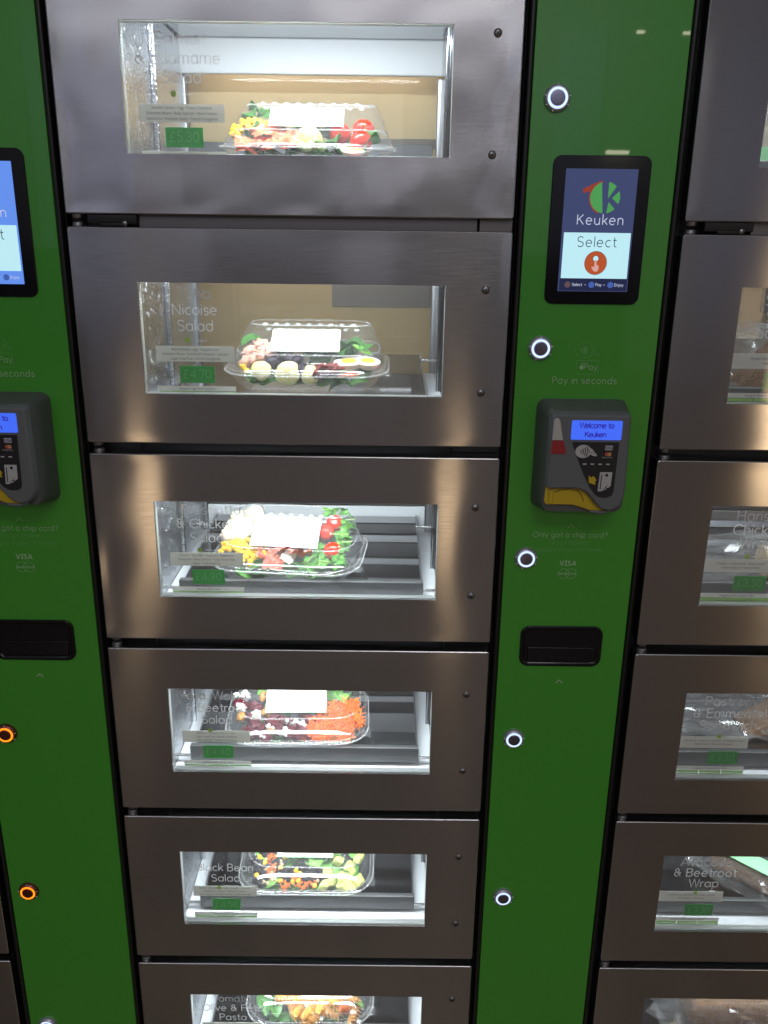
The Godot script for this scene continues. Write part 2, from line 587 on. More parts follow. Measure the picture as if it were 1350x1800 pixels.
	M.bean.metallic_specular = 0.25
	M.beetroot.metallic_specular = 0.3
	# hall
	var fl := mat("stone_floor", Color.WHITE, 0.55)
	fl.albedo_texture = noise_tex(0.03, lin(0.122, 0.083, 0.052), lin(0.18, 0.124, 0.08), 3, 256, 4)
	fl.uv1_triplanar = true
	fl.uv1_scale = Vector3.ONE * 0.6
	mat("hall_wall", lin(0.56, 0.55, 0.58), 0.8)
	mat("hall_panel", lin(0.6, 0.64, 0.8), 0.6)
	mat("hall_dark", lin(0.2, 0.19, 0.18), 0.6)
	mat("lamp_body", lin(0.3, 0.3, 0.3), 0.5)
	glow("lamp_warm", Color(1.0, 0.86, 0.68), 1.8, Color(0.8, 0.8, 0.8))
	glow("lamp_panel", Color(0.95, 0.95, 1.0), 3.0, Color(0.8, 0.8, 0.8))
	glow("downlight", Color(1.0, 0.97, 0.85), 9.0, Color(0.8, 0.8, 0.8))


# ---------------------------------------------------------------- steel door with its window
var dents := FastNoiseLite.new()


# a door's front skin: grid of the plate, window cut out, rolled outer edge; slight real waviness in the sheet
func door_skin(x0: float, x1: float, top: float, wx0: float, wx1: float, wt: float, wb: float, seed_: int, amp: float, wave: float, bow: float) -> Shape:
	var g := Shape.new()
	var y0 := top - DOOR_H
	var r := 0.0016
	var xs := [x0 + r]
	var ys := [y0 + r]
	var steps := func(a: Array, to: float, n: int) -> void:
		var from: float = a[-1]
		for i in n:
			a.append(lerpf(from, to, float(i + 1) / n))
	steps.call(xs, wx0, 12)
	steps.call(xs, wx1, 34)
	steps.call(xs, x1 - r, 12)
	steps.call(ys, wb, 12)
	steps.call(ys, wt, 18)
	steps.call(ys, top - r, 12)
	dents.seed = seed_
	dents.frequency = 1.0
	dents.fractal_octaves = 2
	var id := []
	for j in ys.size():
		var row := []
		for i in xs.size():
			var x: float = xs[i]
			var y: float = ys[j]
			var edge := minf(1.0, minf(minf(x - x0 - r, x1 - r - x), minf(y - y0 - r, top - r - y)) / 0.012)
			var z := amp * dents.get_noise_2d(x / wave, y / wave) * edge + bow * (1.0 - pow((x - (x0 + x1) / 2) / ((x1 - x0) / 2), 2.0))
			row.append(g.vert(Vector3(x, y, z), Vector2(y, x) * 2.0))
		id.append(row)
	for j in ys.size() - 1:
		for i in xs.size() - 1:
			if j >= 12 and j < 30 and i >= 12 and i < 46:
				continue
			g.quad(id[j][i], id[j][i + 1], id[j + 1][i + 1], id[j + 1][i])
	return g


func door_edge(x0: float, x1: float, top: float, wx0: float, wx1: float, wt: float, wb: float) -> Shape:
	var g := Shape.new()
	var y0 := top - DOOR_H
	var r := 0.0016
	var loops := []
	for l in [[-0.022, 0.0], [-r, 0.0], [-r * 0.3, r * 0.3], [0.0, r]]:
		loops.append(lift(rrect(x0 + l[1], y0 + l[1], x1 - l[1], top - l[1], 0.003, 3), l[0]))
	g.loft(loops, false, false)
	# inner reveal of the window
	var inner := []
	for z in [0.0, -0.0038]:
		inner.append(lift(rrect(wx0, wb, wx1, wt, 0.0012, 2), z))
	g.loft(inner, false, false)
	return g


func screw_shape() -> Array:
	var g := Shape.new()
	g.lathe(Vector3.ZERO, [[0.0052, -0.001], [0.0052, 0.0006], [0.0044, 0.0018], [0.002, 0.0024], [0.0001, 0.0025]], 16)
	var c := Shape.new()
	c.box(Vector3(0, 0, 0.0026), Vector3(0.005, 0.0011, 0.0004))
	c.box(Vector3(0, 0, 0.00261), Vector3(0.0011, 0.005, 0.0004))
	return [g.mesh(), c.mesh(false)]


func make_door(col: Node3D, row: int, info: Dictionary) -> void:
	var top: float = Y0 - (row - 3) * PITCH
	var wt: float = top - info.get("wt", 0.0668)
	var wb: float = wt - info.get("wh", 0.1436)
	var wx0 := -0.197
	var wx1 := 0.198
	var d := part("door", door_skin(-0.28, 0.28, top, wx0, wx1, wt, wb, info.seed, info.amp, info.wave, info.bow), M.brushed_steel, col)
	part("door_edge", door_edge(-0.28, 0.28, top, wx0, wx1, wt, wb), M.steel_edge, d)
	# insulated glazing: outer pane, perforated spacer bars, inner pane
	for z in [-0.0038, -0.0178]:
		var g := Shape.new()
		g.face(Vector3(wx0 - 0.004, wb - 0.004, z), Vector3(wx1 + 0.004, wb - 0.004, z), Vector3(wx1 + 0.004, wt + 0.004, z), Vector3(wx0 - 0.004, wt + 0.004, z))
		part("glass_pane", g, M.pane, d, false)
	for k in 4:
		var g := Shape.new()
		var flat: bool = k < 2
		var c: Vector3 = [Vector3(0.0005, wb - 0.001, -0.0112), Vector3(0.0005, wt + 0.001, -0.0112), Vector3(wx0 - 0.001, (wt + wb) / 2, -0.0112), Vector3(wx1 + 0.001, (wt + wb) / 2, -0.0112)][k]
		var long: float = (wx1 - wx0 - 0.001) if flat else (wt - wb - 0.001)
		g.box(c, Vector3(long if flat else 0.002, 0.002 if flat else long, 0.0095), 0.0)
		# rows of embossed dots in the bar
		var n := int(long / 0.0042)
		for i in n:
			for j in 2:
				var along := -long / 2 + 0.0042 * (i + 0.5)
				var p := c + (Vector3(along, 0.001 * (1 if k == 0 else -1), 0.0026 * (j * 2 - 1)) if flat else Vector3(0.001 * (1 if k == 2 else -1), along, 0.0026 * (j * 2 - 1)))
				g.box(p, Vector3(0.0016, 0.0012, 0.0016))
		part("spacer_bar", g, M.spacer, d, false)
	for yy in [-0.071, -0.2035]:
		if info.get("plain", false) and row == 5:
			continue
		var s := put("screw", screw_mesh[0], M.screw, d, Transform3D(Basis(Vector3.BACK, 0.4 + row + yy * 30.0), Vector3(0.249, top + yy, 0.0002)))
		put("screw_cross", screw_mesh[1], M.screw_dark, d, s.transform)
	for e in [[0.0, 1], [-DOOR_H, -1]]:
		var h := Shape.new()
		var base := Vector3(-0.2685, top + e[0] + e[1] * 0.0002, -0.0115)
		h.lathe(base, [[0.0075, 0.0], [0.0075, 0.0042], [0.0062, 0.0056], [0.0001, 0.0057]], 16, Basis(Vector3.RIGHT, -PI / 2 * e[1]))
		part("hinge_pin", h, M.hinge, d)
	if info.get("plain", false):
		return
	# dish name in frosted lettering on the glass
	var g := Shape.new()
	var size: float = info.get("size", 0.0134)
	var nx: float = info.get("nx", -0.1264)
	for i in info.name.size():
		write(g, info.name[i], nx + info.get("shift", [0, 0, 0])[i], top - 0.0865 - 0.0206 * i + info.get("ny", 0.0), -0.0046, size, size * 0.105)
	part("dish_name", g, M.frosted, d, false)
	var lz := -0.0186
	var lx0: float = -0.1838 + info.get("lx", 0.0)
	var lx1: float = lx0 + info.get("lw", 0.1048)
	var cx := (lx0 + lx1) / 2
	var mark := Shape.new()
	mark.poly(ellipse(nx - 0.011, top - 0.140, 0.0034, 0.0034, 14), -0.0046)
	part("diet_mark", mark, M.leaf_mark, d, false)
	small_text("diet_lettering", info.get("diet", "vegetarian"), 0.0026, Vector3(nx + 0.007, top - 0.140, -0.0046), M.frosted, d)
	box_part("ingredients_label", Vector3(cx, top - 0.1595, lz), Vector3(lx1 - lx0, 0.0205, 0.0003), M.sticker, d)
	for i in info.text.size():
		var ny: float = 0.0062 if info.text.size() == 3 else 0.0034
		small_text("label_lettering", info.text[i], 0.0032, Vector3(cx, top - 0.1595 + ny - i * 0.0062, lz + 0.0004), M.sticker_ink, d, sans, 0.9)
	var px: float = info.get("px", -0.1533)
	box_part("price_label", Vector3(px + 0.0233, top - 0.1868, lz), Vector3(0.0466, 0.0229, 0.0003), M.price_green, d)
	var pg := Shape.new()
	write(pg, info.price, px + 0.0233, top - 0.1916, lz + 0.0004, 0.0112, 0.0011)
	part("price_lettering", pg, M.price_ink, d, false)
	box_part("allergen_label", Vector3(cx, top - 0.2058, lz), Vector3(lx1 - lx0, 0.0064, 0.0003), M.sticker, d)
	small_text("label_lettering", info.allergens, 0.0028, Vector3(cx, top - 0.2058, lz + 0.0004), M.sticker_ink, d, sans, 0.9)
	for j in 2:
		for i in 3:
			box_part("nutrition_cell", Vector3(lx0 + (lx1 - lx0) * (i + 0.5) / 3.0, top - 0.2117 - 0.0051 * j, lz), Vector3((lx1 - lx0) / 3.0 - 0.0012, 0.0043, 0.0003), M.sticker_green, d)


var screw_mesh := []


# ---------------------------------------------------------------- lit compartment behind a door
func make_compartment(col: Node3D, row: int, info: Dictionary) -> void:
	var top: float = Y0 - (row - 3) * PITCH
	var c := hold("compartment", col)
	var zf := -0.0235
	var zb := -0.372
	var up := top - 0.010
	var dn := top - 0.252
	for s in [-1, 1]:
		var g := Shape.new()
		g.box(Vector3(0.2115 * s, (up + dn) / 2, (zf + zb) / 2), Vector3(0.008, up - dn, zf - zb))
		# overlapping sheet and its folded flange
		g.box(Vector3(0.2065 * s, (up + dn) / 2, -0.275), Vector3(0.002, up - dn - 0.004, 0.19), 0.0006)
		g.box(Vector3(0.2035 * s, (up + dn) / 2, -0.183), Vector3(0.007, up - dn - 0.006, 0.006), 0.0015)
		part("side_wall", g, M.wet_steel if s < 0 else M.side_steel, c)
	box_part("ceiling", Vector3(0, up + 0.004, (zf + zb) / 2), Vector3(0.415, 0.006, zf - zb), M.inner_steel, c)
	box_part("floor_plate", Vector3(0, dn + 0.016, (zf + zb) / 2 - 0.004), Vector3(0.414, 0.004, zf - zb - 0.010), M.white_steel, c, 0.0012)
	box_part("front_rail", Vector3(0, dn + 0.010, zf - 0.003), Vector3(0.414, 0.017, 0.004), M.white_steel, c, 0.001)
	box_part("back_header", Vector3(0, top - 0.0345, zb + 0.006), Vector3(0.414, 0.051, 0.010), M.white_steel, c, 0.002)
	for s in [-1, 1]:
		box_part("back_post", Vector3(0.2045 * s, top - 0.152, zb + 0.006), Vector3(0.011, 0.178, 0.010), M.satin_steel, c, 0.002)
	var g := Shape.new()
	g.face(Vector3(-0.199, dn + 0.018, zb + 0.004), Vector3(0.199, dn + 0.018, zb + 0.004), Vector3(0.199, top - 0.060, zb + 0.004), Vector3(-0.199, top - 0.060, zb + 0.004))
	part("rear_glass", g, M.rear_pane if row == 1 else M.pane, c, false)
	if row < 3 and info.get("light", 0.0) > 0.8:
		box_part("rear_light_strip", Vector3(0, top - 0.010, zb - 0.03), Vector3(0.36, 0.006, 0.012), M.led_warm, c, 0.001)
		var rl := AreaLight3D.new()
		rl.name = "rear_light"
		rl.area_size = Vector2(0.36, 0.012)
		rl.light_energy = 0.022 if row == 1 else 0.008
		rl.light_color = Color(1.0, 0.93, 0.8)
		rl.shadow_enabled = true
		rl.position = Vector3(0, top - 0.0145, zb - 0.031)
		rl.rotation.x = -PI / 2 + 0.25
		rl.area_range = 2.0
		c.add_child(rl, true)
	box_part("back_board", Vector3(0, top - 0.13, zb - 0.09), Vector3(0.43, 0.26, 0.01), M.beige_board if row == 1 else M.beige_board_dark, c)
	if row == 1:
		box_part("kick_plate", Vector3(-0.002, top - 0.205, zb + 0.016), Vector3(0.392, 0.090, 0.003), M.tray_lip, c, 0.001)
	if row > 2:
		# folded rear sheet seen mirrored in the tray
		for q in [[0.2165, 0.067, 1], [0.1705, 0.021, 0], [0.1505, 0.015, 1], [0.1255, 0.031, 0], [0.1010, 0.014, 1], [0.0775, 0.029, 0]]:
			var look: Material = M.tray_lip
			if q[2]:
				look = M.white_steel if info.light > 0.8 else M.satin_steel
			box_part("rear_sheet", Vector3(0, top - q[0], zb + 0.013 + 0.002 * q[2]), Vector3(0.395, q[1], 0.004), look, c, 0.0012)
	if row < 3:
		box_part("board_rail", Vector3(0.12, top - (0.150 if row == 1 else 0.105), zb - 0.083), Vector3(0.19, 0.016 if row == 1 else 0.05, 0.003), M.dark_board, c, 0.001)
	# tilted tray with a raised front lip
	var zl := -0.058
	var lip: float = info.get("lip", 0.022)
	var ty: float = top - 0.2235 + info.get("tray_up", 0.0)
	var a := atan(0.0805)
	var tilt := Basis(Vector3.RIGHT, a)
	var t := Shape.new()
	var mid := Vector3(0, ty + 0.0118 - 0.0012, zl - 0.146)
	t.box(mid, Vector3(0.362, 0.002, 0.293), 0.0006, tilt)
	part("tray_plate", t, M.tray_plate, c)
	for s in [-1, 1]:
		var e := Shape.new()
		e.box(mid + Vector3(0.1815 * s, 0.001, 0), Vector3(0.0022, 0.006, 0.293), 0.0006, tilt)
		part("tray_side", e, M.satin_steel, c)
	if lip > 0.0:
		var l := Shape.new()
		l.box(Vector3(0, ty - 0.0225 + 0.0225 + lip / 2 - 0.002, zl + 0.001), Vector3(0.366, lip + 0.004, 0.003), 0.0012)
		l.box(Vector3(0, ty + lip - 0.0015, zl - 0.004), Vector3(0.366, 0.003, 0.009), 0.0012)
		part("tray_lip", l, M.tray_lip, c)
	for s in [-1, 1]:
		var r := Shape.new()
		r.tube([Vector3(0.178 * s, ty + 0.001, zl - 0.004), Vector3(0.2075 * s, ty + 0.001, zl - 0.004)], 0.0024, 8)
		r.tube([Vector3(0.178 * s, ty + 0.021, -0.30), Vector3(0.2075 * s, ty + 0.021, -0.30)], 0.0024, 8)
		part("tray_pin", r, M.steel_edge, c)
	# light strip at the top front, tucked behind the door
	var e: float = info.get("light", 1.0)
	var lamp := Shape.new()
	lamp.box(Vector3(0, up - 0.003, -0.040), Vector3(0.36, 0.004, 0.012), 0.001)
	part("light_strip", lamp, M.led if e >= 0.8 else M.led_dim, c)
	if e > 0.0:
		var l := AreaLight3D.new()
		l.name = "strip_light"
		l.area_size = Vector2(0.36, 0.012)
		l.light_energy = 0.2 * e
		l.light_color = Color(0.93, 0.98, 1.0)
		l.shadow_enabled = true
		l.position = Vector3(0, up - 0.0062, -0.041)
		l.rotation.x = -PI / 2 + 0.3
		l.area_range = 3.0
		c.add_child(l, true)
	# condensation on the side wall
	if info.get("drops", 0) > 0:
		rng.seed = 900 + row
		var w := Shape.new()
		for i in info.drops:
			var q := Vector3(-0.2073, rng.randf_range(dn + 0.03, up - 0.04), -0.03 - 0.14 * pow(rng.randf(), 1.6))
			var k := rng.randf_range(0.0008, 0.0024)
			w.ball(q, Vector3(k * 0.6, k * rng.randf_range(1.0, 1.8), k), null, 0, 1, Basis(), 7, 5)
		var dr := part("condensation", w, M.droplet, c)
		dr.set_meta("kind", "stuff")


func make_column(cx: float, rows: Array, doors: Dictionary, label: String) -> Node3D:
	var col := thing("locker_column", label, "food locker", Vector3(cx, 0, 0), "columns of food lockers")
	# black carcass frame behind the doors, one rail per gap
	for s in [-1, 1]:
		box_part("frame_post", Vector3(0.249 * s, 1.2, -0.19), Vector3(0.066, 2.4, 0.32), M.black, col)
	for r in rows:
		var top: float = Y0 - (r - 3) * PITCH
		box_part("frame_rail", Vector3(0, top + 0.0035, -0.205), Vector3(0.43, 0.0185, 0.345), M.black, col)
		box_part("frame_rail", Vector3(0, top - 0.2665, -0.205), Vector3(0.43, 0.0185, 0.345), M.black, col)
		if doors[r].has("light"):
			make_compartment(col, r, doors[r])
		make_door(col, r, doors[r])
	if 1 in rows:
		# between the first and the second door: steel sill, latch block, slot
		var y := Y0 + 2 * PITCH - DOOR_H - 0.0075
		box_part("sill", Vector3(0.022, y, -0.016), Vector3(0.428, 0.0155, 0.010), M.sill_steel, col, 0.001)
		box_part("sill", Vector3(0.2595, y, -0.016), Vector3(0.042, 0.0155, 0.010), M.sill_steel, col, 0.001)
		var g := Shape.new()
		g.box(Vector3(-0.223, y + 0.0015, -0.008), Vector3(0.062, 0.0115, 0.012), 0.001)
		g.box(Vector3(-0.223, y - 0.005, -0.006), Vector3(0.030, 0.005, 0.012), 0.001)
		g.box(Vector3(-0.232, y + 0.0075, -0.009), Vector3(0.004, 0.006, 0.010), 0.001)
		part("latch_block", g, M.black, col)
		var s := Shape.new()
		s.lathe(Vector3(-0.207, y - 0.0035, -0.0008), [[0.0035, 0.0], [0.003, 0.0012], [0.0001, 0.0014]], 12)
		part("latch_screw", s, M.screw, col)
	return col


# ---------------------------------------------------------------- clear salad boxes
func box_loop(a: float, uf: float, ub: float, r: float, y: float, seg := 6, ripple := 0.0) -> PackedVector3Array:
	var zf := 0.084 - uf
	var zb := 0.084 - ub
	var p := PackedVector3Array()
	for k in 4:
		# quarter turns from +z towards +x
		var sx := [1.0, 1.0, -1.0, -1.0]
		var cx: float = (a - r) * sx[k]
		var cz: float = (zf - r) if k == 0 or k == 3 else (zb + r)
		for i in seg + 1:
			var t := PI / 2 * (k + float(i) / seg)
			p.append(Vector3(cx + sin(t) * r, y, cz + cos(t) * r))
		# points along the straight to the next corner
		var n := 9
		var nk := (k + 1) % 4
		var ncx: float = (a - r) * sx[nk]
		var ncz: float = (zf - r) if nk == 0 or nk == 3 else (zb + r)
		var t1 := PI / 2 * (k + 1)
		var from := Vector3(cx + sin(t1) * r, y, cz + cos(t1) * r)
		var to := Vector3(ncx + sin(t1) * r, y, ncz + cos(t1) * r)
		for i in range(1, n):
			var q := from.lerp(to, float(i) / n)
			q.y += ripple * sin(PI * i / n * 1.0) * (1.0 if i % 2 else 0.4)
			p.append(q)
	return p


func salad_place(row: int) -> Transform3D:
	var xc: Array = [0, 0.0155, 0.010, -0.023, -0.016, -0.005, -0.003]
	var yaw: Array = [0, 0, -1, -6, 2, 0, 1]
	return Transform3D(Basis(Vector3.UP, deg_to_rad(yaw[row])) * Basis(Vector3.RIGHT, deg_to_rad(4.5)), Vector3(xc[row], Y0 - 0.2164 - (row - 3) * PITCH, -0.136))


var tub_mesh: Mesh
var lid_mesh: Mesh
var bump_mesh: Mesh


func make_box_meshes() -> void:
	var t := Shape.new()
	var loops := []
	for l in [[0.082, 0.024, 0.140, 0.028, 0.0008], [0.090, 0.015, 0.149, 0.034, 0.003], [0.102, 0.008, 0.157, 0.042, 0.014], [0.110, 0.004, 0.162, 0.047, 0.0245], [0.1120, 0.0030, 0.1635, 0.048, 0.0262], [0.1165, 0.0, 0.168, 0.05, 0.0268], [0.1172, -0.0005, 0.1685, 0.05, 0.0285]]:
		loops.append(box_loop(l[0], l[1], l[2], l[3], l[4]))
	t.loft(loops, true, false)
	tub_mesh = t.mesh()
	var g := Shape.new()
	loops = []
	for l in [[0.1172, -0.0005, 0.1685, 0.05, 0.0292, 0], [0.1168, 0.0, 0.168, 0.05, 0.0312, 0], [0.1135, 0.0035, 0.1645, 0.048, 0.0316, 0], [0.1115, 0.0060, 0.162, 0.047, 0.0335, 0], [0.1095, 0.011, 0.160, 0.046, 0.0395, 0],
			[0.1055, 0.033, 0.156, 0.044, 0.0490, 0], [0.1040, 0.0375, 0.1545, 0.043, 0.0512, 0.0004], [0.1025, 0.0395, 0.153, 0.042, 0.0508, 0], [0.1010, 0.058, 0.149, 0.040, 0.0615, 0], [0.0965, 0.077, 0.144, 0.034, 0.0728, 0],
			[0.0885, 0.0935, 0.138, 0.022, 0.0826, 0.0012], [0.0845, 0.0965, 0.1355, 0.019, 0.0850, 0.0014], [0.080, 0.099, 0.133, 0.016, 0.0853, 0]]:
		loops.append(box_loop(l[0], l[1], l[2], l[3], l[4], 6, l[5]))
	g.loft(loops, false, true)
	# hinge tab by the right-hand front corner
	g.box(Vector3(0.113, 0.0275, 0.052), Vector3(0.016, 0.003, 0.018), 0.001)
	lid_mesh = g.mesh()
	var b := Shape.new()
	b.ball(Vector3.ZERO, Vector3(0.0042, 0.0022, 0.0032), null, 0, 1, Basis(), 10, 6)
	bump_mesh = b.mesh()


func make_box(row: int, label: String, carded: int) -> void:
	var t := salad_place(row)
	var o := thing("salad_box", label, "salad box", t.origin, "clear salad boxes")
	o.transform = t
	put("tub", tub_mesh, M.clear_plastic, o)
	var lid := put("lid", lid_mesh, M.clear_plastic, o)
	for i in 9:
		for j in 2:
			put("lid_bump", bump_mesh, M.clear_rib, lid, Transform3D(Basis(), Vector3(-0.064 + 0.016 * i + j * 0.006, 0.0846 - j * 0.0058, -0.0125 + j * 0.009)))
	for l in [[0.1172, -0.0005, 0.1685, 0.05, 0.0300, 0.0011], [0.1120, 0.006, 0.1625, 0.047, 0.0330, 0.0005], [0.1035, 0.0385, 0.154, 0.043, 0.0514, 0.0009], [0.0880, 0.094, 0.138, 0.022, 0.0832, 0.0008]]:
		var e := Shape.new()
		var lp := Array(box_loop(l[0], l[1], l[2], l[3], l[4]))
		lp.append(lp[0])
		lp.append(lp[1])
		e.tube(lp, l[5], 6, false)
		part("lid_edge", e, M.clear_rib, lid)
	# moulded columns at the two ends of the sloping face
	for s in [-1, 1]:
		var g := Shape.new()
		var pts := []
		for i in 13:
			var a := TAU * i / 12.0
			pts.append(Vector3(0.0775 * s + cos(a) * 0.013, 0.0642 + sin(a) * 0.0092, 0.0205 - sin(a) * 0.0158))
		g.tube(pts, 0.0005, 5)
		part("lid_rib", g, M.clear_plastic, lid)
	if carded:
		var up := Vector3(0, 0.0335, -0.0555).normalized()
		var n := up.cross(Vector3.RIGHT) * -1.0
		var g := Shape.new()
		var bs := Basis(Vector3.RIGHT, up, n)
		var slide: float = [0, 0, 0, 0.002, 0.003, 0.009, 0.009][row]
		var tall := 0.056 if row == 3 else 0.046
		var mid := Vector3(-0.002, 0.0668, 0.0190) + up * slide
		g.box(mid + n * 0.0008, Vector3(0.104 if row == 3 else 0.098, tall, 0.0003), 0.0, bs)
		var cd := part("label_card", g, M.card, o, false)
		if carded == 2:
			var e := Shape.new()
			e.box(mid + n * 0.0011 - up * 0.0205, Vector3(0.098, 0.005, 0.0003), 0.0, bs)
			part("green_edge", e, M.card_green, cd, false)


# ---------------------------------------------------------------- salads
var bits := {}
var lump := FastNoiseLite.new()


func leaf_mesh(seed_: int, long: float, wide: float, lobes := 0.0) -> ArrayMesh:
	rng.seed = seed_
	var g := Shape.new()
	var nu := 10
	var nv := 6
	var curl := rng.randf_range(0.4, 1.2)
	var twist := rng.randf_range(-0.5, 0.5)
	var ph := rng.randf() * TAU
	for i in nu + 1:
		var u := float(i) / nu
		var w := wide * pow(sin(PI * pow(u, 0.8) * 0.97 + 0.04), 0.75) * (1.0 + lobes * sin(u * 21.0 + ph))
		for j in nv + 1:
			var s := float(j) / nv * 2.0 - 1.0
			var x := (u - 0.5) * long
			var z := s * w
			var y := -curl * long * pow(u - 0.5, 2.0) * 0.9 + absf(s) * w * 0.35 + sin(u * 9.0 + s * 2.0 + ph) * wide * 0.10 + twist * (u - 0.5) * z
			g.vert(Vector3(x, y, z), Vector2(u, s))
	for i in nu:
		for j in nv:
			var a := i * (nv + 1) + j
			g.quad(a, a + 1, a + nv + 2, a + nv + 1)
	return g.mesh()


func lump_mesh(seed_: int, r: Vector3, amp: float, freq: float, nu := 12, nv := 8) -> ArrayMesh:
	var g := Shape.new()
	g.ball(Vector3.ZERO, r, lump, amp, freq, Basis(), nu, nv, Vector3(seed_ * 7.3, seed_ * 3.1, 0))
	return g.mesh()


func cube_mesh(seed_: int, r: float) -> ArrayMesh:
	rng.seed = seed_
	var g := Shape.new()
	g.box(Vector3.ZERO, Vector3(r * rng.randf_range(1.6, 2.4), r * rng.randf_range(1.4, 2.0), r * rng.randf_range(1.5, 2.2)), r * 0.3)
	for i in g.v.size():
		g.v[i] += Vector3(1, 1, 1) * lump.get_noise_3dv(g.v[i] * 90.0 + Vector3.ONE * seed_) * r * 0.5
	return g.mesh()


func sheet_mesh(seed_: int, long: float, wide: float, fold: float) -> ArrayMesh:
	var g := Shape.new()
	var n := 14
	for i in n + 1:
		for j in 9:
			var u := float(i) / n - 0.5
			var s := j / 8.0 - 0.5
			var k := lump.get_noise_2d(u * 2.4 + seed_ * 5.0, s * 2.0)
			g.vert(Vector3(u * long * (1.0 + 0.15 * lump.get_noise_2d(s * 3.0, seed_ * 4.0)), fold * (sin(u * 9.0 + seed_) * 0.6 + k * 1.5) + 0.002, s * wide * (1.0 + 0.25 * lump.get_noise_2d(u * 4.0, seed_ * 9.0))), Vector2(u, s))
	for i in n:
		for j in 8:
			var a := i * 9 + j
			g.quad(a, a + 1, a + 10, a + 9)
	return g.mesh()


func fusilli_mesh(seed_: int) -> ArrayMesh:
	var g := Shape.new()
	var n := 44
	var long := 0.036
	for i in n + 1:
		var u := float(i) / n
		var a := u * TAU * 2.1 + seed_
		for side in 3:
			var b := a + TAU * side / 3.0
			var e := Vector3(0, cos(b), sin(b))
			var f := Vector3(0, -sin(b), cos(b))
			var x := (u - 0.5) * long
			g.vert(Vector3(x, 0, 0) + e * 0.0018 - f * 0.0008)
			g.vert(Vector3(x + 0.0012, 0, 0) + e * 0.0082 - f * 0.0011)
			g.vert(Vector3(x + 0.0012, 0, 0) + e * 0.0086)
			g.vert(Vector3(x + 0.0012, 0, 0) + e * 0.0082 + f * 0.0011)
			g.vert(Vector3(x, 0, 0) + e * 0.0018 + f * 0.0008)
	for i in n:
		for side in 3:
			for k in 4:
				var q := i * 15 + side * 5 + k
				g.quad(q, q + 1, q + 16, q + 15)
			var c := i * 15 + side * 5 + 4
			var nx := i * 15 + ((side + 1) % 3) * 5
			g.quad(c, nx, nx + 15, c + 15)
	return g.mesh()


func make_bits() -> void:
	lump.seed = 11
	lump.frequency = 1.0
	lump.fractal_octaves = 2
	for k in ["leaf", "rocket", "corn", "salmon", "tuna", "chicken", "beet", "feta", "walnut", "avocado", "ham", "fusilli", "bean", "barley", "sundried", "potato", "olive", "edamame"]:
		bits[k] = []
	for i in 5:
		bits.leaf.append(leaf_mesh(i + 1, 0.046, 0.016))
		bits.rocket.append(leaf_mesh(i + 20, 0.032, 0.0085, 0.5))
		bits.corn.append(lump_mesh(i, Vector3(0.0050, 0.0044, 0.0040), 0.35, 0.9, 9, 6))
		bits.salmon.append(sheet_mesh(i, 0.050, 0.030, 0.0042))
		bits.ham.append(sheet_mesh(i + 9, 0.040, 0.030, 0.0055))
		bits.tuna.append(lump_mesh(i + 3, Vector3(0.0125, 0.0085, 0.0105), 0.6, 1.6))
		bits.chicken.append(lump_mesh(i + 8, Vector3(0.016, 0.0105, 0.012), 0.5, 1.3))
		bits.beet.append(cube_mesh(i + 30, 0.0085))
		bits.avocado.append(cube_mesh(i + 40, 0.0082))
		bits.feta.append(lump_mesh(i + 13, Vector3(0.006, 0.005, 0.0055), 0.9, 1.5))
		bits.walnut.append(lump_mesh(i + 17, Vector3(0.0085, 0.006, 0.0068), 0.7, 2.2))
		bits.fusilli.append(fusilli_mesh(i))
		bits.bean.append(lump_mesh(i + 50, Vector3(0.0080, 0.0055, 0.0056), 0.12, 0.9))
		bits.barley.append(lump_mesh(i + 60, Vector3(0.0032, 0.0024, 0.0024), 0.2, 1.0, 8, 6))
		bits.sundried.append(lump_mesh(i + 70, Vector3(0.0135, 0.0075, 0.0095), 0.9, 2.0, 14, 10))
		bits.potato.append(lump_mesh(i + 80, Vector3(0.0185, 0.0172, 0.0160), 0.12, 0.9, 18, 12))
		bits.olive.append(lump_mesh(i + 90, Vector3(0.0130, 0.0098, 0.0098), 0.08, 0.9, 16, 10))
		bits.edamame.append(lump_mesh(i + 95, Vector3(0.0068, 0.0048, 0.0052), 0.1, 0.9))
	bits.tomato = [lump_mesh(2, Vector3(0.0145, 0.014, 0.0145), 0.05, 0.8, 20, 14)]
	bits.pea = [lump_mesh(4, Vector3(0.018, 0.004, 0.0065), 0.12, 0.8, 16, 8)]


func carrot_mesh(seed_: int, n: int, spread: float, rise: float) -> ArrayMesh:
	rng.seed = seed_
	var g := Shape.new()
	for i in n:
		var c := Vector3(rng.randf_range(-1, 1) * spread, rng.randf_range(-0.5, 1.0) * rise, rng.randf_range(-1, 1) * spread * 0.7)
		var d := Vector3(rng.randf_range(-1, 1), rng.randf_range(-0.25, 0.35), rng.randf_range(-1, 1)).normalized() * rng.randf_range(0.006, 0.012)
		var b := Vector3(rng.randf_range(-1, 1), rng.randf_range(0, 1.2), rng.randf_range(-1, 1)) * 0.003
		g.tube([c - d, c - d * 0.4 + b, c + d * 0.4 + b, c + d], rng.randf_range(0.0007, 0.0011), 4)
	return g.mesh()


func turned(spin: float, lean: float) -> Basis:
	return Basis(Vector3.UP, rng.randf() * TAU * spin) * Basis(Vector3.RIGHT, rng.randf_range(-1, 1) * lean) * Basis(Vector3.BACK, rng.randf_range(-1, 1) * lean)


# surface of the filling inside the tub
func fill_y(z: float) -> float:
	return 0.026 + (0.072 - z) * 0.506


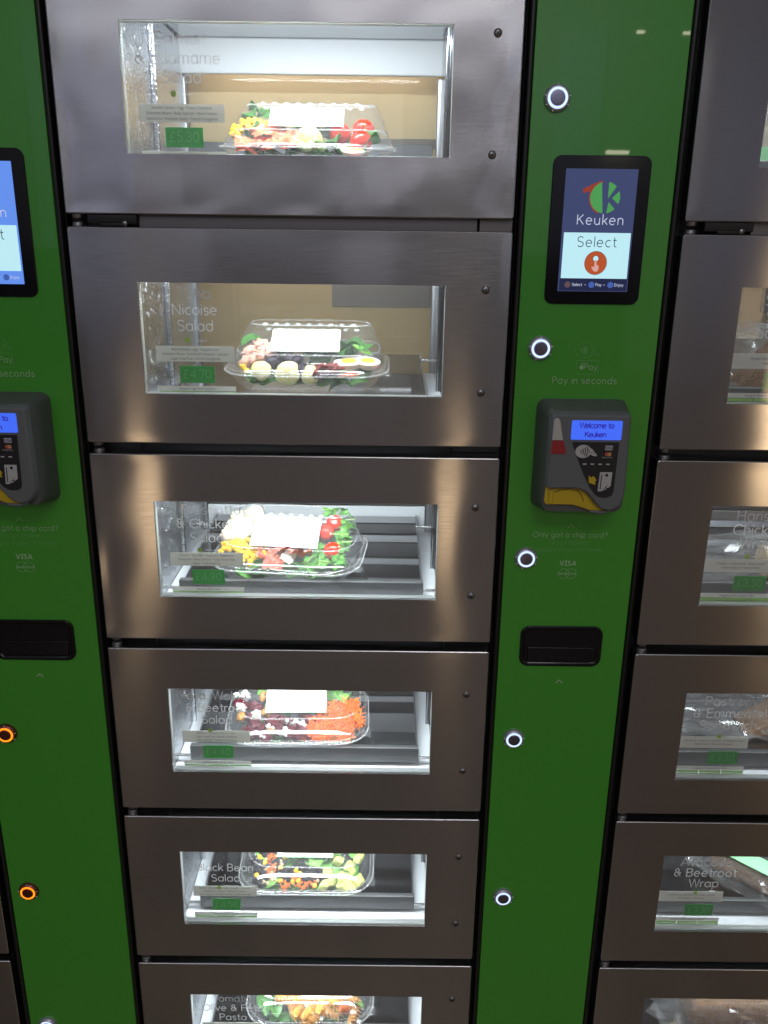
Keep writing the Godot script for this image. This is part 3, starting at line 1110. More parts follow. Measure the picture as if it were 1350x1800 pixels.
func make_salad(row: int, label: String, spots: Dictionary, leafy: String) -> void:
	var t := salad_place(row)
	var o := thing("salad", label, "salad", t.origin, "salads inside the clear boxes")
	o.transform = t
	rng.seed = 4000 + row * 17
	# bed of leaves that fills the tub under the visible pieces
	for i in 34:
		var z := rng.randf_range(-0.055, 0.062)
		var x := rng.randf_range(-0.082, 0.082)
		var y := minf(fill_y(z), 0.062) - rng.randf_range(0.008, 0.02)
		put("leaf", bits.leaf[i % 5], M[leafy] if i % 3 else M.spinach, o, Transform3D(turned(1.0, 0.4) * Basis().scaled(Vector3.ONE * 0.8), Vector3(x, y, minf(z, 0.052))))
	for i in 10:
		var x := lerpf(-0.075, 0.075, (i + rng.randf()) / 10.0)
		put("leaf", bits.leaf[i % 5], M.spinach, o, Transform3D(turned(0.2, 0.3) * Basis(Vector3.RIGHT, 0.6) * Basis().scaled(Vector3.ONE * 0.55), Vector3(x, 0.018, 0.054)))
	for kind in spots:
		var l: Array = spots[kind]
		for i in range(0, l.size(), 3):
			var p := Vector3(l[i], l[i + 1], l[i + 2])
			var k := (i / 3) % 5
			match kind:
				"leaf":
					put("leaf", bits.leaf[k], M[leafy] if (row != 1 and row != 2 and row != 6 and i % 2 == 0) else M.spinach, o, Transform3D(turned(1.0, 0.3) * Basis(Vector3.RIGHT, 0.45) * Basis().scaled(Vector3.ONE * 0.78), Vector3(clampf(p.x, -0.082, 0.082), p.y + 0.001, minf(p.z, 0.05))))
				"rocket":
					p.x = minf(p.x, 0.084)
					put("rocket_leaf", bits.rocket[k], M.rocket, o, Transform3D(turned(1.0, 0.6), p + Vector3(0, 0.001, -0.002)))
					put("rocket_leaf", bits.rocket[(k + 2) % 5], M.rocket, o, Transform3D(turned(1.0, 0.8), p + Vector3(0.004, -0.003, 0.004)))
					if k % 2 == 0:
						var s := Shape.new()
						var d := turned(1.0, 0.3) * Vector3(0.017, 0.002, 0)
						s.tube([p - d, p + Vector3(0, 0.003, 0), p + d], 0.0007, 5)
						part("rocket_stem", s, M.stem, o)
				"corn":
					put("corn_kernel", bits.corn[k], M.sweetcorn, o, Transform3D(turned(1.0, 1.0), p))
					if row == 1 or row == 3:
						put("corn_kernel", bits.corn[(k + 3) % 5], M.sweetcorn, o, Transform3D(turned(1.0, 1.0), p + Vector3(rng.randf_range(-0.006, 0.006), -0.002, rng.randf_range(-0.006, 0.002))))
						put("corn_kernel", bits.corn[(k + 1) % 5], M.sweetcorn, o, Transform3D(turned(1.0, 1.0), p + Vector3(rng.randf_range(-0.005, 0.005), -0.004, rng.randf_range(0.0, 0.006))))
				"salmon":
					put("salmon_slice", bits.salmon[k], M.salmon, o, Transform3D(turned(0.12, 0.15) * Basis(Vector3.RIGHT, 0.5), Vector3(maxf(p.x, -0.068), p.y, minf(p.z, 0.052))))
				"ham":
					put("ham_slice", bits.ham[k], M.ham_fat if i == 3 else M.ham, o, Transform3D(turned(1.0, 0.4) * Basis(Vector3.RIGHT, 0.4) * Basis().scaled(Vector3.ONE * (0.6 if i == 3 else 1.0)), p + Vector3(0, 0.003 if i == 3 else 0.0, 0)))
				"edamame":
					put("edamame_bean", bits.edamame[k], M.edamame, o, Transform3D(turned(1.0, 0.6), p))
				"potato":
					put("potato", bits.potato[k], M.potato, o, Transform3D(turned(1.0, 0.4) * Basis().scaled(Vector3.ONE * (1.0 if i == 0 else 0.8)), p + Vector3(0, -0.001, -0.004)))
				"egg":
					p.z = minf(p.z, 0.056)
					var e := hold("egg_half", o)
					e.transform = Transform3D(Basis(Vector3.RIGHT, 0.12 if row == 2 else 0.35) * Basis(Vector3.UP, 0.2 - i * 0.3), p + Vector3(0, 0.001, -0.004))
					var s := Shape.new()
					s.lathe(Vector3.ZERO, [[0.0001, -0.0125], [0.0075, -0.0115], [0.0130, -0.0075], [0.0158, -0.002], [0.0160, 0.0], [0.0152, 0.0008], [0.0001, 0.0010]], 24, Basis(Vector3(1.3, 0, 0), Vector3(0, 0, -1), Vector3(0, 1, 0)))
					part("egg_white", s, M.egg_white, e)
					var y := Shape.new()
					y.lathe(Vector3(0.001, 0.0006, 0), [[0.0098, 0.0], [0.0094, 0.0012], [0.006, 0.0018], [0.0001, 0.0019]], 20, Basis(Vector3(1.15, 0, 0), Vector3(0, 0, -1), Vector3(0, 1, 0)))
					part("yolk", y, M.yolk, e)
				"tomato":
					put("cherry_tomato", bits.tomato[0], M.tomato, o, Transform3D(turned(1.0, 0.5) * Basis().scaled(Vector3.ONE * (1.0 if row == 1 or i == 6 else 0.92)), p + Vector3(0, -0.001, -0.003)))
				"tuna":
					put("tuna_flake", bits.tuna[k], M.tuna, o, Transform3D(turned(1.0, 0.7), p + Vector3(0, -0.002, 0)))
					put("tuna_flake", bits.tuna[(k + 2) % 5], M.tuna, o, Transform3D(turned(1.0, 0.9) * Basis().scaled(Vector3.ONE * 0.55), p + Vector3(0.006, 0.002, 0.004)))
				"olive":
					put("olive", bits.olive[k], M.olive, o, Transform3D(turned(0.3, 0.3), p))
				"sundried":
					put("dried_tomato", bits.sundried[k], M.sundried, o, Transform3D(turned(1.0, 0.6), p))
				"pea":
					put("pea_pod", bits.pea[0], M.pea_pod, o, Transform3D(Basis(Vector3.BACK, -0.5), p))
				"carrot":
					var cs := put("carrot_shreds", carrot_mesh(row, 8, 0.012, 0.003), M.carrot, o, Transform3D(Basis(), p))
					cs.set_meta("kind", "stuff")
				"carrotpatch":
					var cp := put("carrot_shreds", carrot_mesh(row * 50 + i, 34 if row == 4 else 9, 0.014 if row == 4 else 0.006, 0.006 if row == 4 else 0.002), M.carrot, o, Transform3D(Basis(Vector3.RIGHT, 0.4), p + Vector3(0, -0.001, 0)))
					cp.set_meta("kind", "stuff")
				"chicken":
					put("chicken_piece", bits.chicken[k], M.chicken, o, Transform3D(turned(1.0, 0.6), p + Vector3(0, -0.003, 0)))
				"beet":
					put("beetroot_cube", bits.beet[k], M.beetroot, o, Transform3D(turned(1.0, 0.8), p + Vector3(0, -0.002, 0)))
					put("beetroot_cube", bits.beet[(k + 3) % 5], M.beetroot, o, Transform3D(turned(1.0, 0.8), p + Vector3(0.008, -0.006, 0.005)))
				"feta":
					put("feta_crumb", bits.feta[k], M.feta, o, Transform3D(turned(1.0, 1.0) * Basis().scaled(Vector3.ONE * (1.35 if i < 9 and row == 4 else 0.8)), p + Vector3(0, 0.003, 0)))
					if row == 4:
						put("feta_crumb", bits.feta[(k + 1) % 5], M.feta, o, Transform3D(turned(1.0, 1.0) * Basis().scaled(Vector3.ONE * 0.5), p + Vector3(0.006, 0.003, 0.005)))
				"walnut":
					put("walnut", bits.walnut[k], M.walnut, o, Transform3D(turned(1.0, 0.8), p + Vector3(0, 0.002, 0)))
				"bean":
					put("black_bean", bits.bean[k], M.bean, o, Transform3D(turned(1.0, 0.5), p))
					put("black_bean", bits.bean[(k + 2) % 5], M.bean, o, Transform3D(turned(1.0, 0.5), p + Vector3(0.006, -0.005, 0.004)))
					put("black_bean", bits.bean[(k + 4) % 5], M.bean, o, Transform3D(turned(1.0, 0.5), p + Vector3(-0.006, -0.004, -0.005)))
				"barley":
					put("barley_grain", bits.barley[k], M.barley, o, Transform3D(turned(1.0, 1.0), p))
					for q in 2:
						put("barley_grain", bits.barley[(k + q + 1) % 5], M.barley, o, Transform3D(turned(1.0, 1.0), p + Vector3(rng.randf_range(-0.006, 0.006), -0.003, rng.randf_range(-0.006, 0.006))))
				"avocado":
					put("avocado_chunk", bits.avocado[k], M.avocado, o, Transform3D(turned(1.0, 0.8) * Basis().scaled(Vector3.ONE * (1.3 if i == 6 else 1.0)), p + Vector3(0, -0.002, 0)))
				"fusilli":
					var ang: Array = [0.2, 1.25, 1.1, 1.35, 0.6, 0.75, 0.3]
					var big := Basis().scaled(Vector3.ONE * 1.15)
					put("fusilli_twist", bits.fusilli[k], M.pasta_red if i / 3 == 5 else M.pasta, o, Transform3D(Basis(Vector3.UP, ang[i / 3]) * Basis(Vector3.BACK, -0.25) * big, p + Vector3(0, 0.003, -0.002)))
					put("fusilli_twist", bits.fusilli[(k + 2) % 5], M.pasta, o, Transform3D(turned(1.0, 0.4) * big, p + Vector3(0.012, -0.004, 0.004)))
					put("fusilli_twist", bits.fusilli[(k + 3) % 5], M.pasta, o, Transform3D(turned(1.0, 0.4) * big, p + Vector3(-0.004, 0.006, -0.022)))


# ---------------------------------------------------------------- green control panels
func print_icon(g: Shape, pts: Array, z: float, w: float) -> void:
	var p := PackedVector2Array()
	for q in pts:
		p.append(q)
	stroke(g, p, w, z)


func outline(g: Shape, p: PackedVector2Array, z: float, w: float) -> void:
	var q := p.duplicate()
	q.append(p[0])
	stroke(g, q, w, z)


func make_button(panel: Node3D, p: Vector3, amber: bool) -> void:
	var b := hold("push_button", panel)
	b.position = p
	b.set_meta("label", "round steel button with glowing %s ring" % ("amber" if amber else "white"))
	var s := Shape.new()
	s.lathe(Vector3.ZERO, [[0.0163, 0.0], [0.0161, 0.0022], [0.0150, 0.0044], [0.0136, 0.0058], [0.0126, 0.0060]], 36)
	part("bezel", s, M.button_steel if not amber else M.button_copper, b)
	var r := Shape.new()
	r.lathe(Vector3.ZERO, [[0.0122, 0.0056], [0.0120, 0.0064], [0.0110, 0.0068], [0.0094, 0.0066], [0.0091, 0.0056]], 36)
	part("glow_ring", r, M.ring_white if not amber else M.ring_amber, b)
	var c := Shape.new()
	c.lathe(Vector3.ZERO, [[0.0090, 0.0056], [0.0088, 0.0070], [0.0080, 0.0075], [0.0001, 0.0073]], 36)
	part("cap", c, M.button_cap if not amber else M.button_copper, b)
	# machined notches round the bezel
	for i in 6:
		var n := Shape.new()
		var a := TAU * i / 6.0 + PI / 2 + (0.35 if i % 2 else 0.0) * (1 if i < 3 else -1)
		n.box(Vector3(cos(a) * 0.0146, sin(a) * 0.0146, 0.0049), Vector3(0.0034, 0.0012, 0.0016), 0.0003, Basis(Vector3.BACK, a))
		part("notch", n, M.notch_steel, b)


func make_panel(cx: float, label: String, buttons: Array) -> void:
	var o := thing("control_panel", label, "control panel", Vector3(cx, 0, 0), "green control panels between the lockers")
	var z := -0.0075
	var g := Shape.new()
	g.box(Vector3(0, 1.2, z - 0.003), Vector3(0.184, 2.4, 0.006), 0.0009)
	part("glass_face", g, M.green_glass, o)
	box_part("backing_box", Vector3(0, 1.2, -0.19), Vector3(0.207, 2.4, 0.30), M.black, o)
	for s in [-1, 1]:
		box_part("side_trim", Vector3(0.0962 * s, 1.2, -0.017), Vector3(0.0072, 2.4, 0.022), M.rubber, o, 0.002)
		box_part("seal_strip", Vector3(0.1012 * s, 1.2, -0.026), Vector3(0.0022, 2.4, 0.016), M.rubber, o, 0.0008)
	for b in buttons:
		make_button(o, Vector3(-0.0615, Y0 + b[0], z), b[1])
	# printed icons and lettering
	var zp := z + 0.0004
	var dx := -0.3865
	var pr := Shape.new()
	# contactless mark: ellipse, waves, hand
	outline(pr, ellipse(0.3835 + dx, Y0 + 0.1460, 0.0125, 0.0098, 28), zp, 0.0005)
	part("contactless_outline", pr, M.green_print_faint, o, false)
	for i in 4:
		var arc := PackedVector2Array()
		for k in 7:
			var a := lerpf(-0.6, 0.6, k / 6.0)
			arc.append(Vector2(0.3765 + dx + cos(a) * (0.002 + 0.0027 * i), Y0 + 0.1460 + sin(a) * (0.002 + 0.0027 * i)))
		pr = Shape.new()
		stroke(pr, arc, 0.0006, zp)
		part("contactless_wave", pr, M.green_print, o, false)
	pr = Shape.new()
	print_icon(pr, [Vector2(0.391 + dx, Y0 + 0.149), Vector2(0.397 + dx, Y0 + 0.147), Vector2(0.4035 + dx, Y0 + 0.139), Vector2(0.3975 + dx, Y0 + 0.1395), Vector2(0.392 + dx, Y0 + 0.1435)], zp, 0.0006)
	part("hand_outline", pr, M.green_print_faint, o, false)
	pr = Shape.new()
	outline(pr, rrect(0.3745 + dx, Y0 + 0.1147, 0.4035 + dx, Y0 + 0.1325, 0.002, 3), zp, 0.0006)
	part("logo_frame", pr, M.green_print_faint, o, false)
	pr = Shape.new()
	pr.poly(ellipse(0.3815 + dx, Y0 + 0.1236, 0.0027, 0.0029, 14), zp)
	pr.poly(PackedVector2Array([Vector2(0.3815 + dx, Y0 + 0.1260), Vector2(0.3834 + dx, Y0 + 0.1280), Vector2(0.3832 + dx, Y0 + 0.1294), Vector2(0.3817 + dx, Y0 + 0.1284)]), zp + 0.0001)
	part("logo_mark", pr, M.green_print, o, false)
	for e in [["Pay", 0.3935, 0.1205, 0.0078, 0.0008, 1.0, 1], ["Pay in seconds", 0.387, 0.1020, 0.0086, 0.0009, 1.08, 1], ["Only got a chip card?", 0.385, -0.1150, 0.0074, 0.00075, 1.05, 1], ["No problem,", 0.385, -0.1262, 0.0074, 0.0007, 1.05, 0], ["simply insert it here", 0.385, -0.1374, 0.0074, 0.0007, 1.05, 0]]:
		pr = Shape.new()
		write(pr, e[0], e[1] + dx, Y0 + e[2], zp, e[3], e[4], 1, e[5])
		part("printed_lettering", pr, M.green_print if e[6] else M.green_print_faint, o, false)
	for e in [[0.3855, -0.0965, 0.005, 0], [0.387, -0.3410, 0.0048, 1]]:
		pr = Shape.new()
		print_icon(pr, [Vector2(e[0] - 0.005 + dx, Y0 + e[1] - e[2]), Vector2(e[0] + dx, Y0 + e[1]), Vector2(e[0] + 0.005 + dx, Y0 + e[1] - e[2])], zp, 0.0018)
		part("printed_arrow", pr, M.green_print if e[3] else M.green_print_faint, o, false)
	for c in [0.3807, 0.3907]:
		pr = Shape.new()
		outline(pr, ellipse(c + dx, Y0 - 0.1702, 0.0078, 0.0076, 24), zp + (0.0 if c < 0.385 else 0.0001), 0.0005)
		part("card_circle", pr, M.green_print, o, false)
	small_text("card_lettering", "VISA", 0.0078, Vector3(0.3855 + dx, Y0 - 0.1543, zp), M.green_print, o, bold)
	small_text("card_lettering", "MasterCard", 0.0032, Vector3(0.3857 + dx, Y0 - 0.1702, zp), M.green_print, o, bold)
	# recessed code scanner
	var sc := hold("code_scanner", o)
	sc.position = Vector3(0.3849 + dx, Y0 - 0.2849, z)
	var f := Shape.new()
	var loops := []
	for l in [[0.0601, 0.0323, 0.0135, 0.0], [0.0601, 0.0323, 0.0135, 0.0022], [0.0592, 0.0314, 0.0126, 0.0030], [0.0552, 0.0276, 0.0095, 0.0028], [0.0530, 0.0256, 0.0080, 0.0008]]:
		loops.append(lift(rrect(-l[0], -l[1], l[0], l[1], l[2]), l[3]))
	f.loft(loops, false, true)
	part("scanner_frame", f, M.black_gloss, sc)
	var w := Shape.new()
	w.box(Vector3(0.001, -0.0125, 0.0022), Vector3(0.098, 0.0215, 0.003), 0.001, Basis(Vector3.RIGHT, -0.12))
	part("scanner_lens", w, M.black_gloss, sc)
	for i in 4:
		box_part("scanner_led", Vector3(-0.012 + 0.012 * i, -0.0165, 0.0041), Vector3(0.005, 0.0016, 0.0006), M.rubber, sc)


func make_screen(cx: float, label: String, blue: bool) -> void:
	var o := thing("touchscreen", label, "touchscreen", Vector3(cx, Y0 + 0.2942, -0.0075), "touchscreens on the green panels")
	var z := 0.0
	var g := Shape.new()
	g.prism(rrect(-0.0608, -0.0892, 0.0608, 0.0892, 0.0105, 6), z, z + 0.0022, 0.0007)
	part("bezel", g, M.black_gloss, o)
	z += 0.0026
	var d := Shape.new()
	d.poly(rrect(-0.0447, -0.0730, 0.0447, 0.0738, 0.0004, 1), z)
	var disp := part("display", d, M.screen_blue if blue else M.screen_navy, o, false)
	z += 0.0003
	var w := Shape.new()
	w.poly(rrect(-0.0417, -0.0568, 0.0427, -0.0012, 0.0003, 1), z)
	part("white_field", w, M.screen_white, disp, false)
	var bar := Shape.new()
	bar.poly(rrect(-0.0430, -0.0722, 0.0435, -0.0572, 0.0003, 1), z)
	part("footer_bar", bar, M.screen_blue if blue else M.screen_dark, disp, false)
	# round emblem: green disc cut by a K, red arc with a tail on its left
	var lc := Vector2(0.0062, 0.0405)
	var red := Shape.new()
	var ring := PackedVector2Array()
	for i in 15:
		var a := lerpf(1.75, 4.35, i / 14.0)
		ring.append(lc + Vector2(cos(a), sin(a)) * 0.0202)
	for i in 15:
		var a := lerpf(4.35, 1.75, i / 14.0)
		ring.append(lc + Vector2(cos(a) * 0.0180, sin(a) * 0.0190))
	red.poly(ring, z)
	red.poly(PackedVector2Array([lc + Vector2(-0.0085, 0.0190), lc + Vector2(-0.020, 0.0138), lc + Vector2(-0.0285, 0.0098), lc + Vector2(-0.0275, 0.0050), lc + Vector2(-0.018, 0.0072), lc + Vector2(-0.0145, 0.0110)]), z)
	part("logo_arc", red, M.screen_red, disp, false)
	var gr := Shape.new()
	var arc := func(a0: float, a1: float, extra: Array) -> void:
		var p := PackedVector2Array()
		for i in 13:
			var a := lerpf(a0, a1, i / 12.0)
			p.append(lc + Vector2(cos(a), sin(a)) * 0.0186)
		for e in extra:
			p.append(lc + e)
		gr.poly(p, z + 0.0002)
	arc.call(1.86, 4.62, [])
	arc.call(0.78, 1.38, [Vector2(0.0035, -0.0015)])
	arc.call(-0.42, 0.42, [Vector2(0.0085, -0.0005)])
	arc.call(-1.42, -0.80, [Vector2(0.0048, -0.0052)])
	part("logo_disc", gr, M.screen_green, disp, false)
	var tx := Shape.new()
	write(tx, "Keuken", 0.003, 0.0085, z, 0.0118, 0.0010, 1, 1.1)
	part("lettering", tx, M.screen_text, disp, false)
	var ink := Shape.new()
	write(ink, "Select", 0.0005, -0.0182, z + 0.0002, 0.0122, 0.0010, 1, 1.08)
	part("lettering", ink, M.screen_ink, disp, false)
	var oc := Shape.new()
	oc.poly(ellipse(0.0012, -0.0378, 0.0140, 0.0142, 32), z + 0.0002)
	part("touch_disc", oc, M.screen_orange, disp, false)
	var hd := Shape.new()
	hd.poly(ellipse(0.0010, -0.0325, 0.0036, 0.0036, 20), z + 0.0004)
	part("touch_dot", hd, M.screen_white, disp, false)
	var fin := Shape.new()
	fin.poly(PackedVector2Array([Vector2(-0.0002, -0.0340), Vector2(0.0022, -0.0340), Vector2(0.0024, -0.0400), Vector2(0.0054, -0.0410), Vector2(0.0054, -0.0455), Vector2(0.0040, -0.0482), Vector2(0.0000, -0.0482), Vector2(-0.0032, -0.0448), Vector2(-0.0034, -0.0420), Vector2(-0.0002, -0.0428)]), z + 0.0006)
	part("pointing_hand", fin, M.screen_skin, disp, false)
	var rim := Shape.new()
	outline(rim, ellipse(0.0012, -0.0378, 0.0142, 0.0144, 32), z + 0.0006, 0.0004)
	outline(rim, ellipse(0.0010, -0.0325, 0.0037, 0.0037, 20), z + 0.0005, 0.0005)
	part("outline", rim, M.screen_ink, disp, false)
	var xs := [-0.0325, -0.0018, 0.0225]
	for i in 3:
		var c := Shape.new()
		c.poly(ellipse(xs[i], -0.0647, 0.0039, 0.0039, 18), z + 0.0002)
		part("step_icon", c, M.screen_brown if i == 0 and not blue else M.screen_icon, disp, false)
	var ft := Shape.new()
	write(ft, "Select", -0.0203, -0.0662, z + 0.0002, 0.0034, 0.00045)
	write(ft, "Pay", 0.0073, -0.0662, z + 0.0002, 0.0034, 0.00045)
	write(ft, "Enjoy", 0.0334, -0.0662, z + 0.0002, 0.0034, 0.00045)
	for x in [-0.0098, 0.0144]:
		ft.poly(ellipse(x, -0.0647, 0.0006, 0.0006, 8), z + 0.0002)
	part("footer_lettering", ft, M.screen_text, disp, false)


func make_reader(cx: float, label: String) -> void:
	var o := thing("card_reader", label, "card reader", Vector3(cx, Y0, -0.0075), "card readers on the green panels")
	var dx := -0.3865
	var loops := []
	var g := Shape.new()
	for l in [[0.3258, -0.0700, 0.4472, 0.0816, 0.012, 0.0], [0.3264, -0.0695, 0.4466, 0.0812, 0.013, 0.005], [0.3300, -0.0660, 0.4430, 0.0785, 0.013, 0.030], [0.3335, -0.0615, 0.4400, 0.0755, 0.011, 0.048]]:
		loops.append(lift(rrect(l[0] + dx, l[1], l[2] + dx, l[3], l[4], 6), l[5]))
	g.loft(loops, false, true)
	part("housing", g, M.reader_dark, o)
	# raised cover with the scooped lower left corner
	var c := PackedVector2Array()
	for p in [[0.3415, 0.0630], [0.3432, 0.0668], [0.3465, 0.0685], [0.4405, 0.0685], [0.4440, 0.0665], [0.4455, 0.0630], [0.4468, -0.0300], [0.4462, -0.0450], [0.4425, -0.0560], [0.4350, -0.0622], [0.4250, -0.0640], [0.4160, -0.0610], [0.4085, -0.0545], [0.4020, -0.0465], [0.3960, -0.0400], [0.3880, -0.0350], [0.3780, -0.0330], [0.3600, -0.0332], [0.3455, -0.0340], [0.3418, -0.0310]]:
		c.append(Vector2(0.3350 + (p[0] - 0.3410) * 0.975 + dx, 0.0728 + (p[1] - 0.0685) * 0.975))
	var cv := Shape.new()
	cv.prism(c, 0.040, 0.0622, 0.0028, 1.04)
	part("front_cover", cv, M.reader_grey, o)
	# yellow card guide under the scoop
	var yl := PackedVector2Array()
	for p in [[0.3425, -0.0300], [0.3960, -0.0300], [0.4100, -0.0450], [0.4280, -0.0640], [0.4300, -0.0668], [0.4050, -0.0668], [0.3940, -0.0625], [0.3800, -0.0585], [0.3600, -0.0580], [0.3440, -0.0585], [0.3412, -0.0550]]:
		yl.append(Vector2(0.3350 + (p[0] - 0.3410) * 0.975 + dx, 0.0728 + (p[1] - 0.0685) * 0.975))
	var ye := Shape.new()
	ye.prism(yl, 0.036, 0.0535, 0.0012)
	part("card_guide", ye, M.reader_yellow, o)
	box_part("card_guide_rib", Vector3(0.3425 + dx, -0.0395, 0.0545), Vector3(0.005, 0.0195, 0.006), M.reader_yellow, o, 0.0012)
	var sl := Shape.new()
	print_icon(sl, [Vector2(0.3480 + dx, -0.0340), Vector2(0.3560 + dx, -0.0295), Vector2(0.3680 + dx, -0.0285), Vector2(0.3785 + dx, -0.0310), Vector2(0.3840 + dx, -0.0385), Vector2(0.3868 + dx, -0.0460)], 0.0539, 0.0009)
	part("card_slot", sl, M.black, o, false)
	var lp := Shape.new()
	lp.tube([Vector3(0.3960 + dx, -0.0590, 0.0540), Vector3(0.4120 + dx, -0.0600, 0.0560), Vector3(0.4250 + dx, -0.0560, 0.0550)], 0.0022, 8)
	part("lower_rim", lp, M.reader_grey, o)
	# face details; f() turns face units into metres
	var z := 0.0626
	var f := func(x: float, y: float) -> Vector2:
		return Vector2(0.3354 + (x - 385.0) * 0.0001348 + dx, 0.0728 - (y - 205.0) * 0.0001396)
	var top := PackedVector2Array()
	for p in [[404, 262], [412, 247], [428, 240], [446, 244], [460, 258], [503, 446], [400, 446]]:
		top.append(f.call(p[0], p[1]))
	var lw := Shape.new()
	lw.prism(top, z - 0.0004, z + 0.0012, 0.0005)
	part("status_lamp", lw, M.lens_white, o)
	var bot := PackedVector2Array()
	for p in [[400, 450], [505, 450], [541, 548], [538, 566], [526, 575], [402, 575], [391, 562]]:
		bot.append(f.call(p[0], p[1]))
	var lr := Shape.new()
	lr.prism(bot, z - 0.0004, z + 0.0016, 0.0006)
	part("status_lamp", lr, M.lens_red, o)
	var a: Vector2 = f.call(575, 440)
	var b: Vector2 = f.call(1055, 260)
	var lcd := Shape.new()
	lcd.prism(rrect(a.x, a.y, b.x, b.y, 0.0018, 4), z - 0.0006, z + 0.0004)
	var ld := part("text_display", lcd, M.lcd_blue, o, false)
	var m: Vector2 = f.call(812, 328)
	var ltx := Shape.new()
	write(ltx, "Welcome to", m.x, m.y, z + 0.0007, 0.0068, 0.0013, 1, 0.86)
	m = f.call(806, 412)
	write(ltx, "Keuken", m.x, m.y, z + 0.0007, 0.0068, 0.0013, 1, 0.86)
	part("display_lettering", ltx, M.lcd_ink, ld, false)
	var bl := PackedVector2Array()
	for p in [[590, 462], [1042, 462], [1032, 940], [1018, 972], [985, 990], [940, 997], [890, 988], [850, 962], [800, 900], [725, 770], [650, 610]]:
		bl.append(f.call(p[0], p[1]))
	var bs := Shape.new()
	bs.poly(bl, z)
	var face := part("face_sticker", bs, M.print_black, o, false)
	var zz := z + 0.0002
	var wh := Shape.new()
	var e: Vector2 = f.call(705, 550)
	wh.poly(ellipse(e.x, e.y, 0.0103, 0.0088, 28), zz)
	part("contactless_mark", wh, M.print_white, face, false)
	wh = Shape.new()
	var hp := PackedVector2Array()
	for p in [[750, 528], [785, 522], [812, 555], [840, 582], [830, 596], [800, 590], [770, 575], [752, 552]]:
		hp.append(f.call(p[0], p[1]))
	wh.poly(hp, zz + 0.0002)
	part("hand_print", wh, M.print_white, face, false)
	wh = Shape.new()
	a = f.call(912, 536)
	b = f.call(984, 492)
	wh.poly(rrect(a.x, a.y, b.x, b.y, 0.0003, 1), zz)
	part("card_field", wh, M.print_white, face, false)
	wh = Shape.new()
	var cd := PackedVector2Array()
	for p in [[884, 746], [1003, 746], [998, 880], [955, 912], [915, 932], [876, 932]]:
		cd.append(f.call(p[0], p[1]))
	wh.poly(cd, zz)
	part("card_picture", wh, M.print_white, face, false)
	for x in [728, 802, 878, 952]:
		a = f.call(x - 18, 676)
		b = f.call(x + 18, 664)
		wh = Shape.new()
		wh.poly(rrect(a.x, a.y, b.x, b.y, 0.0004, 1), zz)
		part("dash_print", wh, M.print_white, face, false)
	var bk := Shape.new()
	for i in 4:
		var arc := PackedVector2Array()
		var q: Vector2 = f.call(660, 550)
		for k in 7:
			var t := lerpf(-0.62, 0.62, k / 6.0)
			arc.append(q + Vector2(cos(t), sin(t)) * (0.0032 + 0.0029 * i))
		var wv := Shape.new()
		stroke(wv, arc, 0.0011, zz + 0.0004)
		part("contactless_wave", wv, M.print_black, face, false)
	var hl := Shape.new()
	print_icon(hl, [f.call(756, 530), f.call(774, 566), f.call(790, 548), f.call(822, 580)], zz + 0.0005, 0.0005)
	part("hand_outline", hl, M.print_black, face, false)
	a = f.call(938, 788)
	b = f.call(964, 762)
	bk.poly(rrect(a.x, a.y, b.x, b.y, 0.0006, 2), zz + 0.0004)
	part("card_chip", bk, M.print_black, face, false)
	for cl in [[902, 770, 898, 915, 0.0012], [915, 930, 970, 868, 0.0006], [945, 895, 975, 905, 0.0013]]:
		var ln := Shape.new()
		print_icon(ln, [f.call(cl[0], cl[1]), f.call(cl[2], cl[3])], zz + 0.0004, cl[4])
		part("card_line", ln, M.print_black, face, false)
	m = f.call(948, 514)
	small_text("card_lettering", "VISA", 0.0038, Vector3(m.x, m.y, zz + 0.0004), M.print_blue, face, bold, 0.8)
	var c1 := Shape.new()
	m = f.call(932, 574)
	c1.poly(ellipse(m.x, m.y, 0.0026, 0.0027, 16), zz)
	part("red_circle", c1, M.print_red, face, false)
	var c2 := Shape.new()
	m = f.call(958, 574)
	c2.poly(ellipse(m.x, m.y, 0.0026, 0.0027, 16), zz + 0.0002)
	part("orange_circle", c2, M.print_orange, face, false)
	m = f.call(938, 604)
	small_text("card_lettering", "MasterCard", 0.0018, Vector3(m.x, m.y, zz + 0.0002), M.print_white, face, sans)
	var ar := PackedVector2Array()
	for p in [[778, 778], [806, 800], [824, 782], [858, 826], [842, 838], [852, 870], [784, 850]]:
		ar.append(f.call(p[0], p[1]))
	var ya := Shape.new()
	ya.poly(ar, zz)
	part("yellow_arrow", ya, M.reader_yellow, face, false)


# ---------------------------------------------------------------- packs in the right-hand column
func film(seed_: int, size: Vector3, crease: float) -> ArrayMesh:
	var g := Shape.new()
	var n := 26
	var loops := []
	for k in 15:
		var u := k / 14.0
		var lp := PackedVector3Array()
		var pinch := 0.35 + 0.65 * pow(sin(PI * clampf(u, 0.02, 0.98)), 0.35)
		for i in n:
			var a := TAU * i / n
			var q := Vector3((u - 0.5) * size.x, signf(cos(a)) * pow(absf(cos(a)), 0.6) * size.y / 2 * pinch, -signf(sin(a)) * pow(absf(sin(a)), 0.6) * size.z / 2 * (0.8 + 0.2 * pinch))
			lp.append(q * (1.0 + crease * lump.get_noise_3dv(q * 60.0 + Vector3.ONE * seed_ * 3.0)))
		loops.append(lp)
	# loops run along +x; order keeps the outside outward
	for l in loops:
		l.reverse()
	g.loft(loops, true, true)
	return g.mesh(false)


